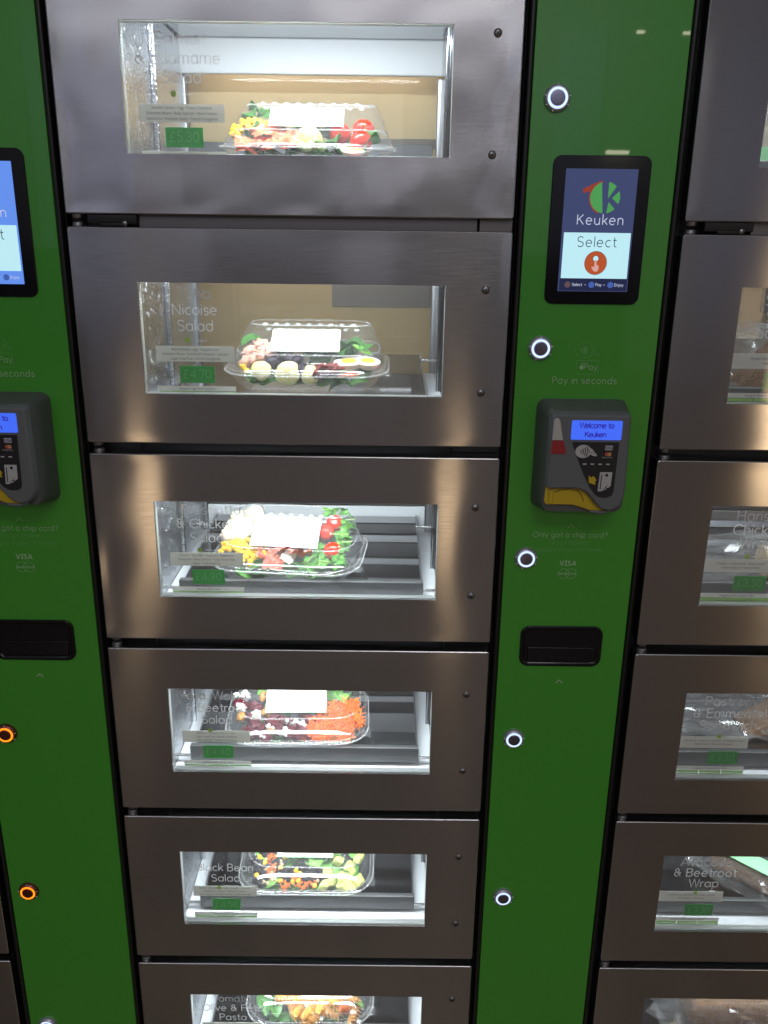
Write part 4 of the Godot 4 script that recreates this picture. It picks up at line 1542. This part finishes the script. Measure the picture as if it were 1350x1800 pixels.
func wedge(size: Vector3, lift_: float) -> Shape:
	# sandwich half: triangular prism standing on its long side
	var g := Shape.new()
	var p := PackedVector2Array([Vector2(-size.x / 2, 0), Vector2(size.x / 2, 0), Vector2(size.x / 2 * 0.96, size.y * 0.12), Vector2(size.x * 0.02, size.y), Vector2(-size.x * 0.02, size.y), Vector2(-size.x / 2 * 0.96, size.y * 0.12)])
	g.prism(p, -size.z / 2, size.z / 2, 0.003)
	for i in g.v.size():
		g.v[i] += Vector3(lump.get_noise_3dv(g.v[i] * 70.0), lump.get_noise_3dv(g.v[i] * 70.0 + Vector3.ONE * 9.0), 0) * 0.003 + Vector3(0, lift_, 0)
	return g


func make_packs(cx: float) -> void:
	var tray := func(row: int) -> float:
		return Y0 - (row - 3) * PITCH - 0.2235
	# first row: pack at the frame's edge, green band and clear film
	var o := thing("sandwich_pack", "clear film pack with green band, at the very right edge of the photo", "sandwich pack", Vector3(cx - 0.105, tray.call(1) + 0.012, -0.105), "packs in the right column")
	put("film", film(1, Vector3(0.16, 0.075, 0.08), 0.25), M.clear_film, o, Transform3D(Basis(), Vector3(0, 0.039, 0)))
	box_part("green_band", Vector3(0.0, 0.016, 0.0425), Vector3(0.15, 0.022, 0.0006), M.card_green, o)
	var br := wedge(Vector3(0.12, 0.06, 0.03), 0.004)
	part("sandwich", br, M.bread, o)
	# second row: pack in crinkled film with a sandwich inside
	o = thing("sandwich_pack", "crinkled clear sandwich pack behind the smoked salmon sandwich window", "sandwich pack", Vector3(cx - 0.070, tray.call(2) + 0.006, -0.125), "packs in the right column")
	put("film", film(2, Vector3(0.22, 0.095, 0.10), 0.3), M.clear_film, o, Transform3D(Basis(Vector3.UP, 0.1), Vector3(0, 0.05, 0)))
	part("sandwich", wedge(Vector3(0.15, 0.08, 0.045), 0.006), M.bread, o)
	box_part("film_label", Vector3(0.01, 0.055, 0.048), Vector3(0.09, 0.05, 0.0006), M.sticker, o)
	# third row: wrap bag with folded ends
	o = thing("wrap_pack", "clear bag with folded film ends behind the harissa chicken wrap window", "wrap pack", Vector3(cx - 0.080, tray.call(3) + 0.006, -0.12), "packs in the right column")
	put("film", film(3, Vector3(0.23, 0.06, 0.10), 0.35), M.clear_film, o, Transform3D(Basis(Vector3.UP, 0.12), Vector3(0, 0.033, 0)))
	var wr := Shape.new()
	wr.tube([Vector3(0.02, 0.028, 0), Vector3(0.05, 0.030, 0), Vector3(0.10, 0.028, 0)], 0.024, 16)
	part("wrap", wr, M.wrap, o)
	# fourth row
	o = thing("sandwich_pack", "clear flat sandwich pack behind the pastrami and emmental window", "sandwich pack", Vector3(cx - 0.045, tray.call(4) + 0.006, -0.15), "packs in the right column")
	put("film", film(4, Vector3(0.24, 0.05, 0.10), 0.3), M.clear_film, o, Transform3D(Basis(Vector3.UP, -0.1), Vector3(0, 0.028, 0)))
	var h4 := part("sandwich", wedge(Vector3(0.13, 0.04, 0.06), 0.005), M.bread, o)
	h4.position.x = 0.07
	# fifth row: wrap with a slanting green label
	o = thing("wrap_pack", "wrap pack with slanting green label behind the avocado and beetroot window", "wrap pack", Vector3(cx + 0.005, tray.call(5) + 0.004, -0.105), "packs in the right column")
	var turn := Basis(Vector3.UP, -0.78)
	put("film", film(5, Vector3(0.20, 0.062, 0.082), 0.25), M.clear_film, o, Transform3D(turn, Vector3(0, 0.034, 0)))
	var w5 := Shape.new()
	w5.tube([Vector3(-0.075, 0.030, 0), Vector3(0.0, 0.033, 0), Vector3(0.07, 0.030, 0)], 0.026, 16)
	put("wrap", w5.mesh(), M.bread, o, Transform3D(turn, Vector3(0.01, 0, 0)))
	var gl := Shape.new()
	gl.box(Vector3(-0.02, 0.067, 0.012), Vector3(0.14, 0.0008, 0.036))
	put("green_label", gl.mesh(false), M.card_green, o, Transform3D(turn, Vector3.ZERO))
	# sixth row: brown sandwich behind film
	o = thing("sandwich_pack", "brown bread sandwich in shiny film in the lowest window of the right column", "sandwich pack", Vector3(cx - 0.015, tray.call(6) + 0.004, -0.10), "packs in the right column")
	put("film", film(6, Vector3(0.25, 0.075, 0.09), 0.3), M.clear_film, o, Transform3D(Basis(), Vector3(0, 0.04, 0)))
	var b6 := Shape.new()
	b6.box(Vector3(0.02, 0.038, 0), Vector3(0.17, 0.062, 0.066), 0.008)
	for i in b6.v.size():
		b6.v[i] += Vector3.ONE * lump.get_noise_3dv(b6.v[i] * 60.0) * 0.004
	part("sandwich", b6, M.bread, o)


# ---------------------------------------------------------------- hall lamps
func lamp(called: String, label: String, at: Vector3, size: Vector3, m: Material, energy: float, col: Color, face: Vector3, group := "") -> void:
	var o := thing(called, label, "lamp", at, group)
	var g := Shape.new()
	g.box(Vector3.ZERO, size, minf(0.004, size[size.min_axis_index()] * 0.3))
	part("glowing_face", g, m, o)
	var b := Shape.new()
	var back := -face * (size * face.abs()).length() * 0.75
	b.box(back, size * (Vector3.ONE - face.abs()) * 1.04 + face.abs() * size * face.abs() * 0.45)
	part("lamp_housing", b, M.lamp_body, o, false)
	if energy > 0.0:
		var l := AreaLight3D.new()
		l.name = "lamp_light"
		var s := size
		l.area_size = Vector2(s.x, s.z) if absf(face.y) > 0.5 else Vector2(s.x, s.y)
		l.light_energy = energy
		l.light_color = col
		l.shadow_enabled = true
		l.position = face * ((size * face.abs()).length() / 2 + 0.003)
		if absf(face.y) > 0.5:
			l.rotation.x = -PI / 2
		l.area_range = 20.0
		o.add_child(l, true)


func _ready() -> void:
	# camera, air, exposure
	var cam := Camera3D.new()
	cam.name = "camera"
	cam.position = Vector3(0.1204, Y0 + 0.2867, 1.128)
	cam.rotation = Vector3(deg_to_rad(-17.951), deg_to_rad(-0.1113), deg_to_rad(0.7437))
	cam.fov = 61.88
	cam.near = 0.02
	cam.far = 60.0
	add_child(cam, true)
	var we := WorldEnvironment.new()
	we.name = "surroundings"
	var env := Environment.new()
	env.background_mode = Environment.BG_COLOR
	env.background_color = lin(0.13, 0.128, 0.14)
	env.tonemap_mode = Environment.TONE_MAPPER_LINEAR
	env.tonemap_exposure = 1.0
	env.sdfgi_enabled = true
	env.ssao_enabled = true
	env.ssil_enabled = true
	we.environment = env
	add_child(we, true)
	sans = SystemFont.new()
	sans.font_names = PackedStringArray(["Droid Sans"])
	bold = SystemFont.new()
	bold.font_names = PackedStringArray(["Droid Sans"])
	bold.font_weight = 700
	bold.font_italic = true
	mono = SystemFont.new()
	mono.font_names = PackedStringArray(["Droid Sans Mono"])
	make_glyphs()
	make_materials()
	glass("droplet", 0.15, 0.03)
	glass("clear_rib", 0.22, 0.05)
	glass("rear_pane", 0.04).metallic_specular = 0.12
	glow("led_warm", Color(1.0, 0.93, 0.8), 1.5, Color(0.9, 0.9, 0.9))
	mat("hall_base", lin(0.1, 0.1, 0.115), 0.6)
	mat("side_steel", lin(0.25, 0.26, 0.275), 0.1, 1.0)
	mat("notch_steel", lin(0.9, 0.9, 0.88), 0.5, 0.3)
	glow("led_dim", Color(0.93, 0.98, 1.0), 1.5, Color(0.9, 0.9, 0.9))
	mat("sill_steel", lin(0.22, 0.21, 0.215), 0.5, 0.7)
	# hall lamps
	lamp("ceiling_light_panel", "bright square ceiling light panel over the hall, nearer the lockers", Vector3(0.5, 3.3, 2.6), Vector3(1.2, 0.03, 0.6), M.lamp_panel, 0.98, Color(1.0, 0.95, 0.9), Vector3.DOWN)
	lamp("ceiling_light_panel", "bright square ceiling light panel far back in the hall", Vector3(-0.4, 4.2, 7.7), Vector3(6.4, 0.03, 0.6), M.lamp_panel, 8.5, Color(0.92, 0.94, 1.0), Vector3.DOWN)
	lamp("light_column", "tall warm light column standing far right across the hall", Vector3(2.62, 0.85, 4.2), Vector3(0.22, 1.5, 0.05), M.lamp_warm, 0.3, Color(1.0, 0.86, 0.68), Vector3.FORWARD)
	lamp("light_bollard", "low warm light bollard on the floor, left across the hall", Vector3(-0.86, 0.48, 2.2), Vector3(0.09, 0.3, 0.05), M.lamp_warm, 0.012, Color(1.0, 0.86, 0.68), Vector3.FORWARD)
	lamp("light_bollard", "low warm light bollard on the floor, straight across the hall", Vector3(0.40, 0.48, 2.2), Vector3(0.09, 0.3, 0.05), M.lamp_warm, 0.008, Color(1.0, 0.86, 0.68), Vector3.FORWARD)
	for x in [2.58, 3.1]:
		lamp("downlight", "small round-cornered downlight high over the hall, %s of the pair" % ("left" if x < 2.8 else "right"), Vector3(x, Y0 + 2.2, 8.2), Vector3(0.085, 0.02, 0.05), M.downlight, 0.0, Color.WHITE, Vector3.DOWN, "downlights")
	lamp("pendant_lamp", "single bar pendant lamp hanging at head height in the hall", Vector3(1.9, Y0 + 0.92, 6.0), Vector3(0.2, 0.025, 0.04), M.downlight, 0.0, Color.WHITE, Vector3.DOWN)
	# hall floor and far wall
	var fg := Shape.new()
	fg.box(Vector3(0, -0.05, 4.4), Vector3(24, 0.1, 10.0))
	var fl := part("floor", fg, M.stone_floor, self, false)
	fl.set_meta("kind", "structure")
	var wg := Shape.new()
	wg.box(Vector3(0, 2.6, 9.5), Vector3(24, 5.2, 0.2))
	var wl := part("hall_wall", wg, M.hall_wall, self, false)
	wl.set_meta("kind", "structure")
	for q in [[-6.2, 1.1, 2.6, 2.4, 0], [-3.4, 0.9, 3.0, 2.2, 0], [-1.2, 1.6, 1.9, 1.6, 1], [0.9, 1.2, 2.1, 2.0, 1], [2.2, 0.6, 2.8, 2.3, 0], [4.6, 1.4, 2.4, 2.2, 0], [7.5, 1.2, 2.6, 2.4, 1]]:
		box_part("wall_panel", Vector3(q[0], q[3], 9.38), Vector3(q[1], q[2], 0.04), M.hall_panel if q[4] == 0 else M.hall_dark, wl, 0.01)
	box_part("wall_base", Vector3(-1.0, 0.68, 9.3), Vector3(8.0, 1.36, 0.1), M.hall_base, wl, 0.02)
	screw_mesh = screw_shape()
	# ---- locker columns
	var mid := {
		1: {"seed": 3, "amp": 0.0011, "wave": 0.15, "bow": 0.0, "light": 1.35, "drops": 70, "lip": 0.0215, "wt": 0.0620, "wh": 0.1455, "name": ["Salmon", "& Edamame", "Salad"], "shift": [0, -0.004, 0], "price": "£5.30", "diet": "omega 3",
			"text": ["Smoked Salmon • Egg • Cherry Tomatoes", "Edamame Beans • Baby Spinach • New Potatoes", "Sweetcorn • Pumpkin Seeds • French Vinaigrette"], "allergens": "Allergens: Egg • Fish • Mustard • Soya"},
		2: {"seed": 8, "amp": 0.0006, "wave": 0.3, "bow": 0.0, "light": 0.9, "drops": 80, "lip": 0.002, "name": ["Tuna", "Nicoise", "Salad"], "price": "£4.70", "diet": "omega 3",
			"text": ["New Potatoes • Egg • Skipjack Tuna", "Kalamata Olives • Sun-Dried Tomatoes • Spinach", "Sugar Snap Peas • French Vinaigrette"], "allergens": "Allergens: Egg • Fish • Mustard"},
		3: {"seed": 12, "amp": 0.0006, "wave": 0.3, "bow": 0.0004, "light": 1.0, "drops": 80, "lip": 0.016, "name": ["Prosciutto", "& Chicken", "Salad"], "shift": [0.008, 0, 0], "price": "£4.90", "diet": "high protein",
			"text": ["Chicken • Avocado • Tomatoes • Sweetcorn", "Prosciutto • Baby Spinach • Sugar Snap Peas", "Pesto • Chilli Dressing"], "allergens": "Allergens: Milk • Nuts"},
		4: {"seed": 21, "amp": 0.0004, "wave": 0.4, "bow": 0.0, "light": 1.0, "drops": 40, "name": ["Feta, Walnut", "& Beetroot", "Salad"], "price": "£4.40",
			"text": ["Beetroot • Quinoa • Carrot • Feta", "Sugar Snap Peas • Barley • Walnuts", "Baby Spinach • Balsamic Dressing"], "allergens": "Allergens: Milk • Barley • Nuts"},
		5: {"seed": 28, "amp": 0.0004, "wave": 0.4, "bow": 0.0, "light": 1.0, "drops": 30, "name": ["Spicy", "Black Bean", "Salad"], "price": "£4.50", "diet": "vegan",
			"text": ["Barley • Black Beans • Baby Spinach • Avocado", "Sweetcorn • Carrot • Cherry Tomatoes", "Red Peppers • Pumpkin Seeds • Chilli Dressing"], "allergens": "Allergens: Barley • Mustard"},
		6: {"seed": 33, "amp": 0.0004, "wave": 0.4, "bow": 0.0, "light": 1.0, "name": ["Tomato,", "Olive & Feta", "Pasta"], "price": "£4.40",
			"text": ["Pasta • Tomatoes • Olives", "Feta • Baby Spinach"], "allergens": "Allergens: Wheat • Milk"},
	}
	mid[5].name = ["", "Black Bean", "Salad"]
	make_column(0.0, [1, 2, 3, 4, 5, 6], mid, "brushed steel food locker column of six lit salad windows, in the middle between two green panels")
	var r := {"wt": 0.0638, "wh": 0.1506, "px": -0.1440, "lx": -0.0055}
	var right := {
		1: {"light": 0.7, "name": ["", "", ""], "price": "£3.30", "text": ["Sandwich", ""], "allergens": "Allergens: Wheat"},
		2: {"light": 0.22, "name": ["Smoked", "Salmon", "Sandwich"], "price": "£3.30", "text": ["Smoked Salmon • Malted Bread", "Cream Cheese"], "allergens": "Allergens: Wheat (Gluten) • Fish • Milk"},
		3: {"light": 0.32, "name": ["Harissa", "Chicken", "Wrap"], "price": "£3.30", "text": ["Chicken • Tortilla Wrap • Baby Spinach", "Greek Yoghurt • Harissa Paste"], "allergens": "Allergens: Wheat (Gluten) • Milk"},
		4: {"light": 0.28, "name": ["Pastrami", "& Emmental", "Sandwich"], "price": "£3.30", "text": ["Rye Bread • Pastrami • Gherkin • Emmental Cheese", "Mayonnaise • American Mustard"], "allergens": "Allergens: Wheat (Gluten) • Milk"},
		5: {"light": 0.42, "name": ["Avocado", "& Beetroot", "Wrap"], "price": "£3.30", "diet": "vegan", "text": ["Tortilla Wrap • Beetroot • Avocado • Rocket", "Red Pepper • Houmous"], "allergens": "Allergens: Wheat (Gluten) • Sesame"},
		6: {"light": 0.3, "name": ["", "", ""], "price": "£3.30", "text": ["Sandwich", ""], "allergens": "Allergens: Wheat"},
	}
	for k in right:
		right[k].merge(r)
		right[k].merge({"seed": 50 + k, "amp": 0.0004, "wave": 0.4, "bow": 0.0, "size": 0.0148, "nx": -0.1255})
		if k == 1 or k == 6:
			right[k].plain = true
	make_column(PERIOD, [1, 2, 3, 4, 5, 6], right, "brushed steel food locker column with dim sandwich windows, cut off by the right edge")
	var left := {}
	for k in [4, 5, 6]:
		left[k] = {"seed": 70 + k, "amp": 0.0004, "wave": 0.4, "bow": 0.0, "plain": true}
	make_column(-PERIOD, [4, 5, 6], left, "steel food locker column of which only a sliver shows at the lower left edge")
	# ---- green panels and the devices on them
	var px := 0.3865
	make_panel(px, "glossy green control panel right of the middle locker column", [[0.4465, false], [0.1479, false], [-0.1468, false], [-0.4416, false], [-0.7391, false]])
	make_panel(px - PERIOD, "glossy green control panel left of the middle locker column, cut off by the left edge", [[-0.4433, true], [-0.7387, true], [-1.0236, false]])
	make_screen(px, "touchscreen in black bezel showing Select, on the right green panel", false)
	make_screen(px - PERIOD, "touchscreen with bright blue display, half cut off by the left edge", true)
	make_reader(px, "grey card reader with yellow slot and blue text display on the right green panel")
	make_reader(px - PERIOD, "grey card reader half cut off by the left edge, on the left green panel")
	# ---- salad boxes and salads
	make_box_meshes()
	make_bits()
	var spots := {
		1: {"leaf": [-0.075, 0.078, -0.030, -0.092, 0.072, -0.018, -0.060, 0.070, -0.015, -0.075, 0.052, 0.020, -0.066, 0.028, 0.068, 0.035, 0.038, 0.049, 0.088, 0.037, 0.051, 0.089, 0.051, 0.022], "corn": [-0.086, 0.058, 0.008, -0.092, 0.053, 0.019, -0.066, 0.061, 0.002, -0.074, 0.063, -0.002, -0.099, 0.054, 0.016, -0.082, 0.063, -0.001, -0.091, 0.062, 0.001, -0.095, 0.047, 0.030, -0.081, 0.055, 0.015, -0.061, 0.058, 0.009], "salmon": [-0.069, 0.033, 0.058, -0.043, 0.037, 0.050, -0.015, 0.037, 0.050, -0.047, 0.046, 0.033, -0.083, 0.031, 0.062], "edamame": [-0.005, 0.031, 0.062, 0.006, 0.033, 0.058, 0.012, 0.037, 0.051, 0.021, 0.030, 0.065, 0.002, 0.029, 0.067, -0.009, 0.035, 0.055], "potato": [0.003, 0.040, 0.044], "egg": [0.064, 0.028, 0.068], "tomato": [0.073, 0.053, 0.019, 0.071, 0.038, 0.048, 0.042, 0.048, 0.029]},
		2: {"leaf": [-0.082, 0.063, -0.001, 0.062, 0.056, 0.012, 0.097, 0.059, 0.006, -0.000, 0.017, 0.090, 0.055, 0.052, 0.020], "tuna": [-0.071, 0.059, 0.007, -0.082, 0.051, 0.023, -0.063, 0.052, 0.020, -0.073, 0.045, 0.034, -0.055, 0.056, 0.012, -0.084, 0.042, 0.040, -0.055, 0.051, 0.023], "olive": [-0.047, 0.040, 0.044, -0.003, 0.033, 0.059, -0.025, 0.043, 0.038, -0.013, 0.042, 0.041], "potato": [-0.024, 0.030, 0.065, -0.062, 0.032, 0.060, 0.007, 0.029, 0.066], "egg": [0.060, 0.041, 0.043, 0.087, 0.042, 0.041], "sundried": [0.025, 0.033, 0.058, 0.038, 0.034, 0.055, 0.018, 0.030, 0.064], "pea": [0.078, 0.055, 0.015], "corn": [-0.088, 0.036, 0.053, -0.082, 0.032, 0.061], "carrot": [0.062, 0.028, 0.068]},
		3: {"chicken": [-0.091, 0.065, -0.005, -0.090, 0.074, -0.023, -0.071, 0.069, -0.013, -0.064, 0.079, -0.034, -0.063, 0.063, -0.002, -0.093, 0.057, 0.011, -0.074, 0.058, 0.010], "corn": [-0.081, 0.052, 0.021, -0.066, 0.053, 0.018, -0.095, 0.048, 0.028, -0.096, 0.044, 0.037, -0.088, 0.046, 0.032, -0.080, 0.045, 0.034, -0.073, 0.048, 0.029, -0.063, 0.047, 0.031, -0.053, 0.045, 0.035, -0.046, 0.046, 0.032, -0.056, 0.041, 0.043, -0.048, 0.039, 0.047, -0.039, 0.040, 0.044, -0.059, 0.037, 0.050, -0.034, 0.042, 0.040, -0.030, 0.046, 0.033, -0.050, 0.034, 0.056, -0.064, 0.041, 0.042, -0.075, 0.051, 0.023, -0.086, 0.049, 0.026, -0.038, 0.047, 0.030], "ham": [-0.011, 0.035, 0.053, 0.007, 0.038, 0.048, -0.000, 0.047, 0.030, 0.021, 0.042, 0.041, -0.021, 0.042, 0.041], "tomato": [0.067, 0.071, -0.018, 0.056, 0.062, 0.000, 0.072, 0.046, 0.032], "rocket": [0.057, 0.083, -0.040, 0.073, 0.083, -0.041, 0.087, 0.073, -0.021, 0.098, 0.069, -0.013, 0.080, 0.060, 0.006, 0.093, 0.053, 0.018, 0.053, 0.049, 0.027, 0.043, 0.039, 0.046, 0.039, 0.034, 0.057, 0.057, 0.035, 0.054, 0.072, 0.035, 0.055, 0.093, 0.042, 0.041, 0.095, 0.061, 0.003, 0.049, 0.043, 0.037]},
		4: {"beet": [-0.097, 0.058, 0.009, -0.073, 0.056, 0.013, -0.075, 0.046, 0.032, -0.066, 0.040, 0.043, -0.036, 0.040, 0.044, -0.013, 0.042, 0.040, 0.005, 0.038, 0.048, 0.011, 0.034, 0.057, -0.008, 0.034, 0.057, -0.037, 0.047, 0.031, 0.011, 0.048, 0.029, -0.058, 0.033, 0.058, -0.079, 0.036, 0.053, -0.046, 0.043, 0.038], "feta": [-0.088, 0.063, -0.000, -0.094, 0.052, 0.021, -0.068, 0.047, 0.031, -0.045, 0.037, 0.050, -0.003, 0.041, 0.042, -0.015, 0.041, 0.042, 0.008, 0.039, 0.046, -0.018, 0.035, 0.055, -0.023, 0.032, 0.060, -0.057, 0.030, 0.064, -0.103, 0.063, -0.001, -0.039, 0.050, 0.024], "walnut": [-0.092, 0.045, 0.034, -0.053, 0.049, 0.026, -0.041, 0.034, 0.057, -0.058, 0.062, 0.002, -0.048, 0.048, 0.029], "carrotpatch": [0.031, 0.039, 0.046, 0.050, 0.042, 0.041, 0.070, 0.045, 0.035, 0.089, 0.047, 0.031, 0.041, 0.033, 0.057, 0.060, 0.035, 0.054, 0.079, 0.038, 0.048, 0.093, 0.042, 0.041, 0.050, 0.052, 0.022, 0.069, 0.053, 0.018, 0.089, 0.055, 0.014, 0.074, 0.032, 0.061, 0.028, 0.033, 0.059], "leaf": [0.069, 0.062, 0.000, 0.089, 0.062, 0.001, -0.001, 0.057, 0.010, 0.057, 0.064, -0.004]},
		5: {"bean": [-0.091, 0.047, 0.030, -0.080, 0.041, 0.043, -0.074, 0.038, 0.047, -0.080, 0.033, 0.058, -0.044, 0.039, 0.046, -0.029, 0.041, 0.043, -0.032, 0.037, 0.051, -0.003, 0.037, 0.051, -0.002, 0.042, 0.040, 0.011, 0.042, 0.041, 0.023, 0.041, 0.042, 0.001, 0.034, 0.057, 0.031, 0.036, 0.052, -0.073, 0.053, 0.018, 0.006, 0.038, 0.049], "corn": [-0.082, 0.051, 0.023, -0.072, 0.047, 0.031, -0.084, 0.037, 0.050, -0.043, 0.033, 0.058, -0.038, 0.051, 0.023, -0.017, 0.041, 0.043, -0.010, 0.039, 0.047, -0.021, 0.033, 0.059, -0.011, 0.033, 0.057, 0.013, 0.037, 0.050, 0.017, 0.030, 0.065, -0.044, 0.043, 0.039], "barley": [-0.069, 0.050, 0.025, -0.071, 0.041, 0.042, -0.059, 0.039, 0.046, -0.062, 0.036, 0.051, -0.071, 0.032, 0.059, -0.052, 0.034, 0.056, -0.044, 0.048, 0.028, 0.021, 0.036, 0.051, -0.067, 0.034, 0.056, -0.056, 0.037, 0.051, -0.073, 0.031, 0.062, 0.028, 0.031, 0.062], "carrotpatch": [-0.063, 0.051, 0.023, -0.060, 0.042, 0.040, -0.032, 0.030, 0.064, -0.018, 0.035, 0.054, -0.002, 0.030, 0.064, 0.009, 0.033, 0.059], "avocado": [0.038, 0.039, 0.045, 0.043, 0.033, 0.058, 0.065, 0.036, 0.052, 0.075, 0.031, 0.061, 0.076, 0.045, 0.035, 0.056, 0.050, 0.025, 0.092, 0.052, 0.022, 0.082, 0.041, 0.042, 0.090, 0.034, 0.056, 0.033, 0.030, 0.063, 0.065, 0.030, 0.065], "leaf": [-0.059, 0.030, 0.064, -0.009, 0.049, 0.026, 0.018, 0.049, 0.026, 0.091, 0.039, 0.046, 0.048, 0.051, 0.022]},
		6: {"leaf": [-0.079, 0.038, 0.049, -0.064, 0.036, 0.052, 0.051, 0.030, 0.064, 0.089, 0.039, 0.046, -0.088, 0.041, 0.042], "fusilli": [-0.043, 0.041, 0.043, -0.017, 0.033, 0.058, 0.002, 0.032, 0.061, 0.023, 0.035, 0.053, 0.052, 0.039, 0.046, 0.073, 0.035, 0.054, -0.010, 0.040, 0.044], "feta": [-0.028, 0.031, 0.062, 0.080, 0.032, 0.060, 0.022, 0.028, 0.068, -0.004, 0.037, 0.050]},
	}
	var boxes := ["clear salad box with white card in the topmost window, salmon salad inside", "clear salad box with white card behind the tuna nicoise window", "slightly turned clear salad box with white card in the third window",
		"clear salad box with green-edged card in the beetroot salad window", "clear salad box in the black bean salad window, fifth from the top", "clear salad box at the bottom edge, holding pasta twists"]
	var salads := ["salad of smoked salmon, sweetcorn, egg and cherry tomatoes in the topmost box", "salad of tuna flakes, olives, potatoes and egg halves in the second box", "salad of chicken, sweetcorn, ham, tomatoes and rocket in the third box",
		"salad of beetroot cubes, white feta and orange carrot shreds in the fourth box", "salad of black beans, sweetcorn and avocado chunks in the fifth box", "pasta salad of fusilli twists and spinach leaves in the lowest box"]
	for k in range(1, 7):
		make_box(k, boxes[k - 1], [0, 1, 1, 1, 2, 2, 2][k])
		make_salad(k, salads[k - 1], spots[k], ["", "spinach", "spinach", "rocket", "lettuce", "lettuce", "spinach"][k])
	make_packs(PERIOD)
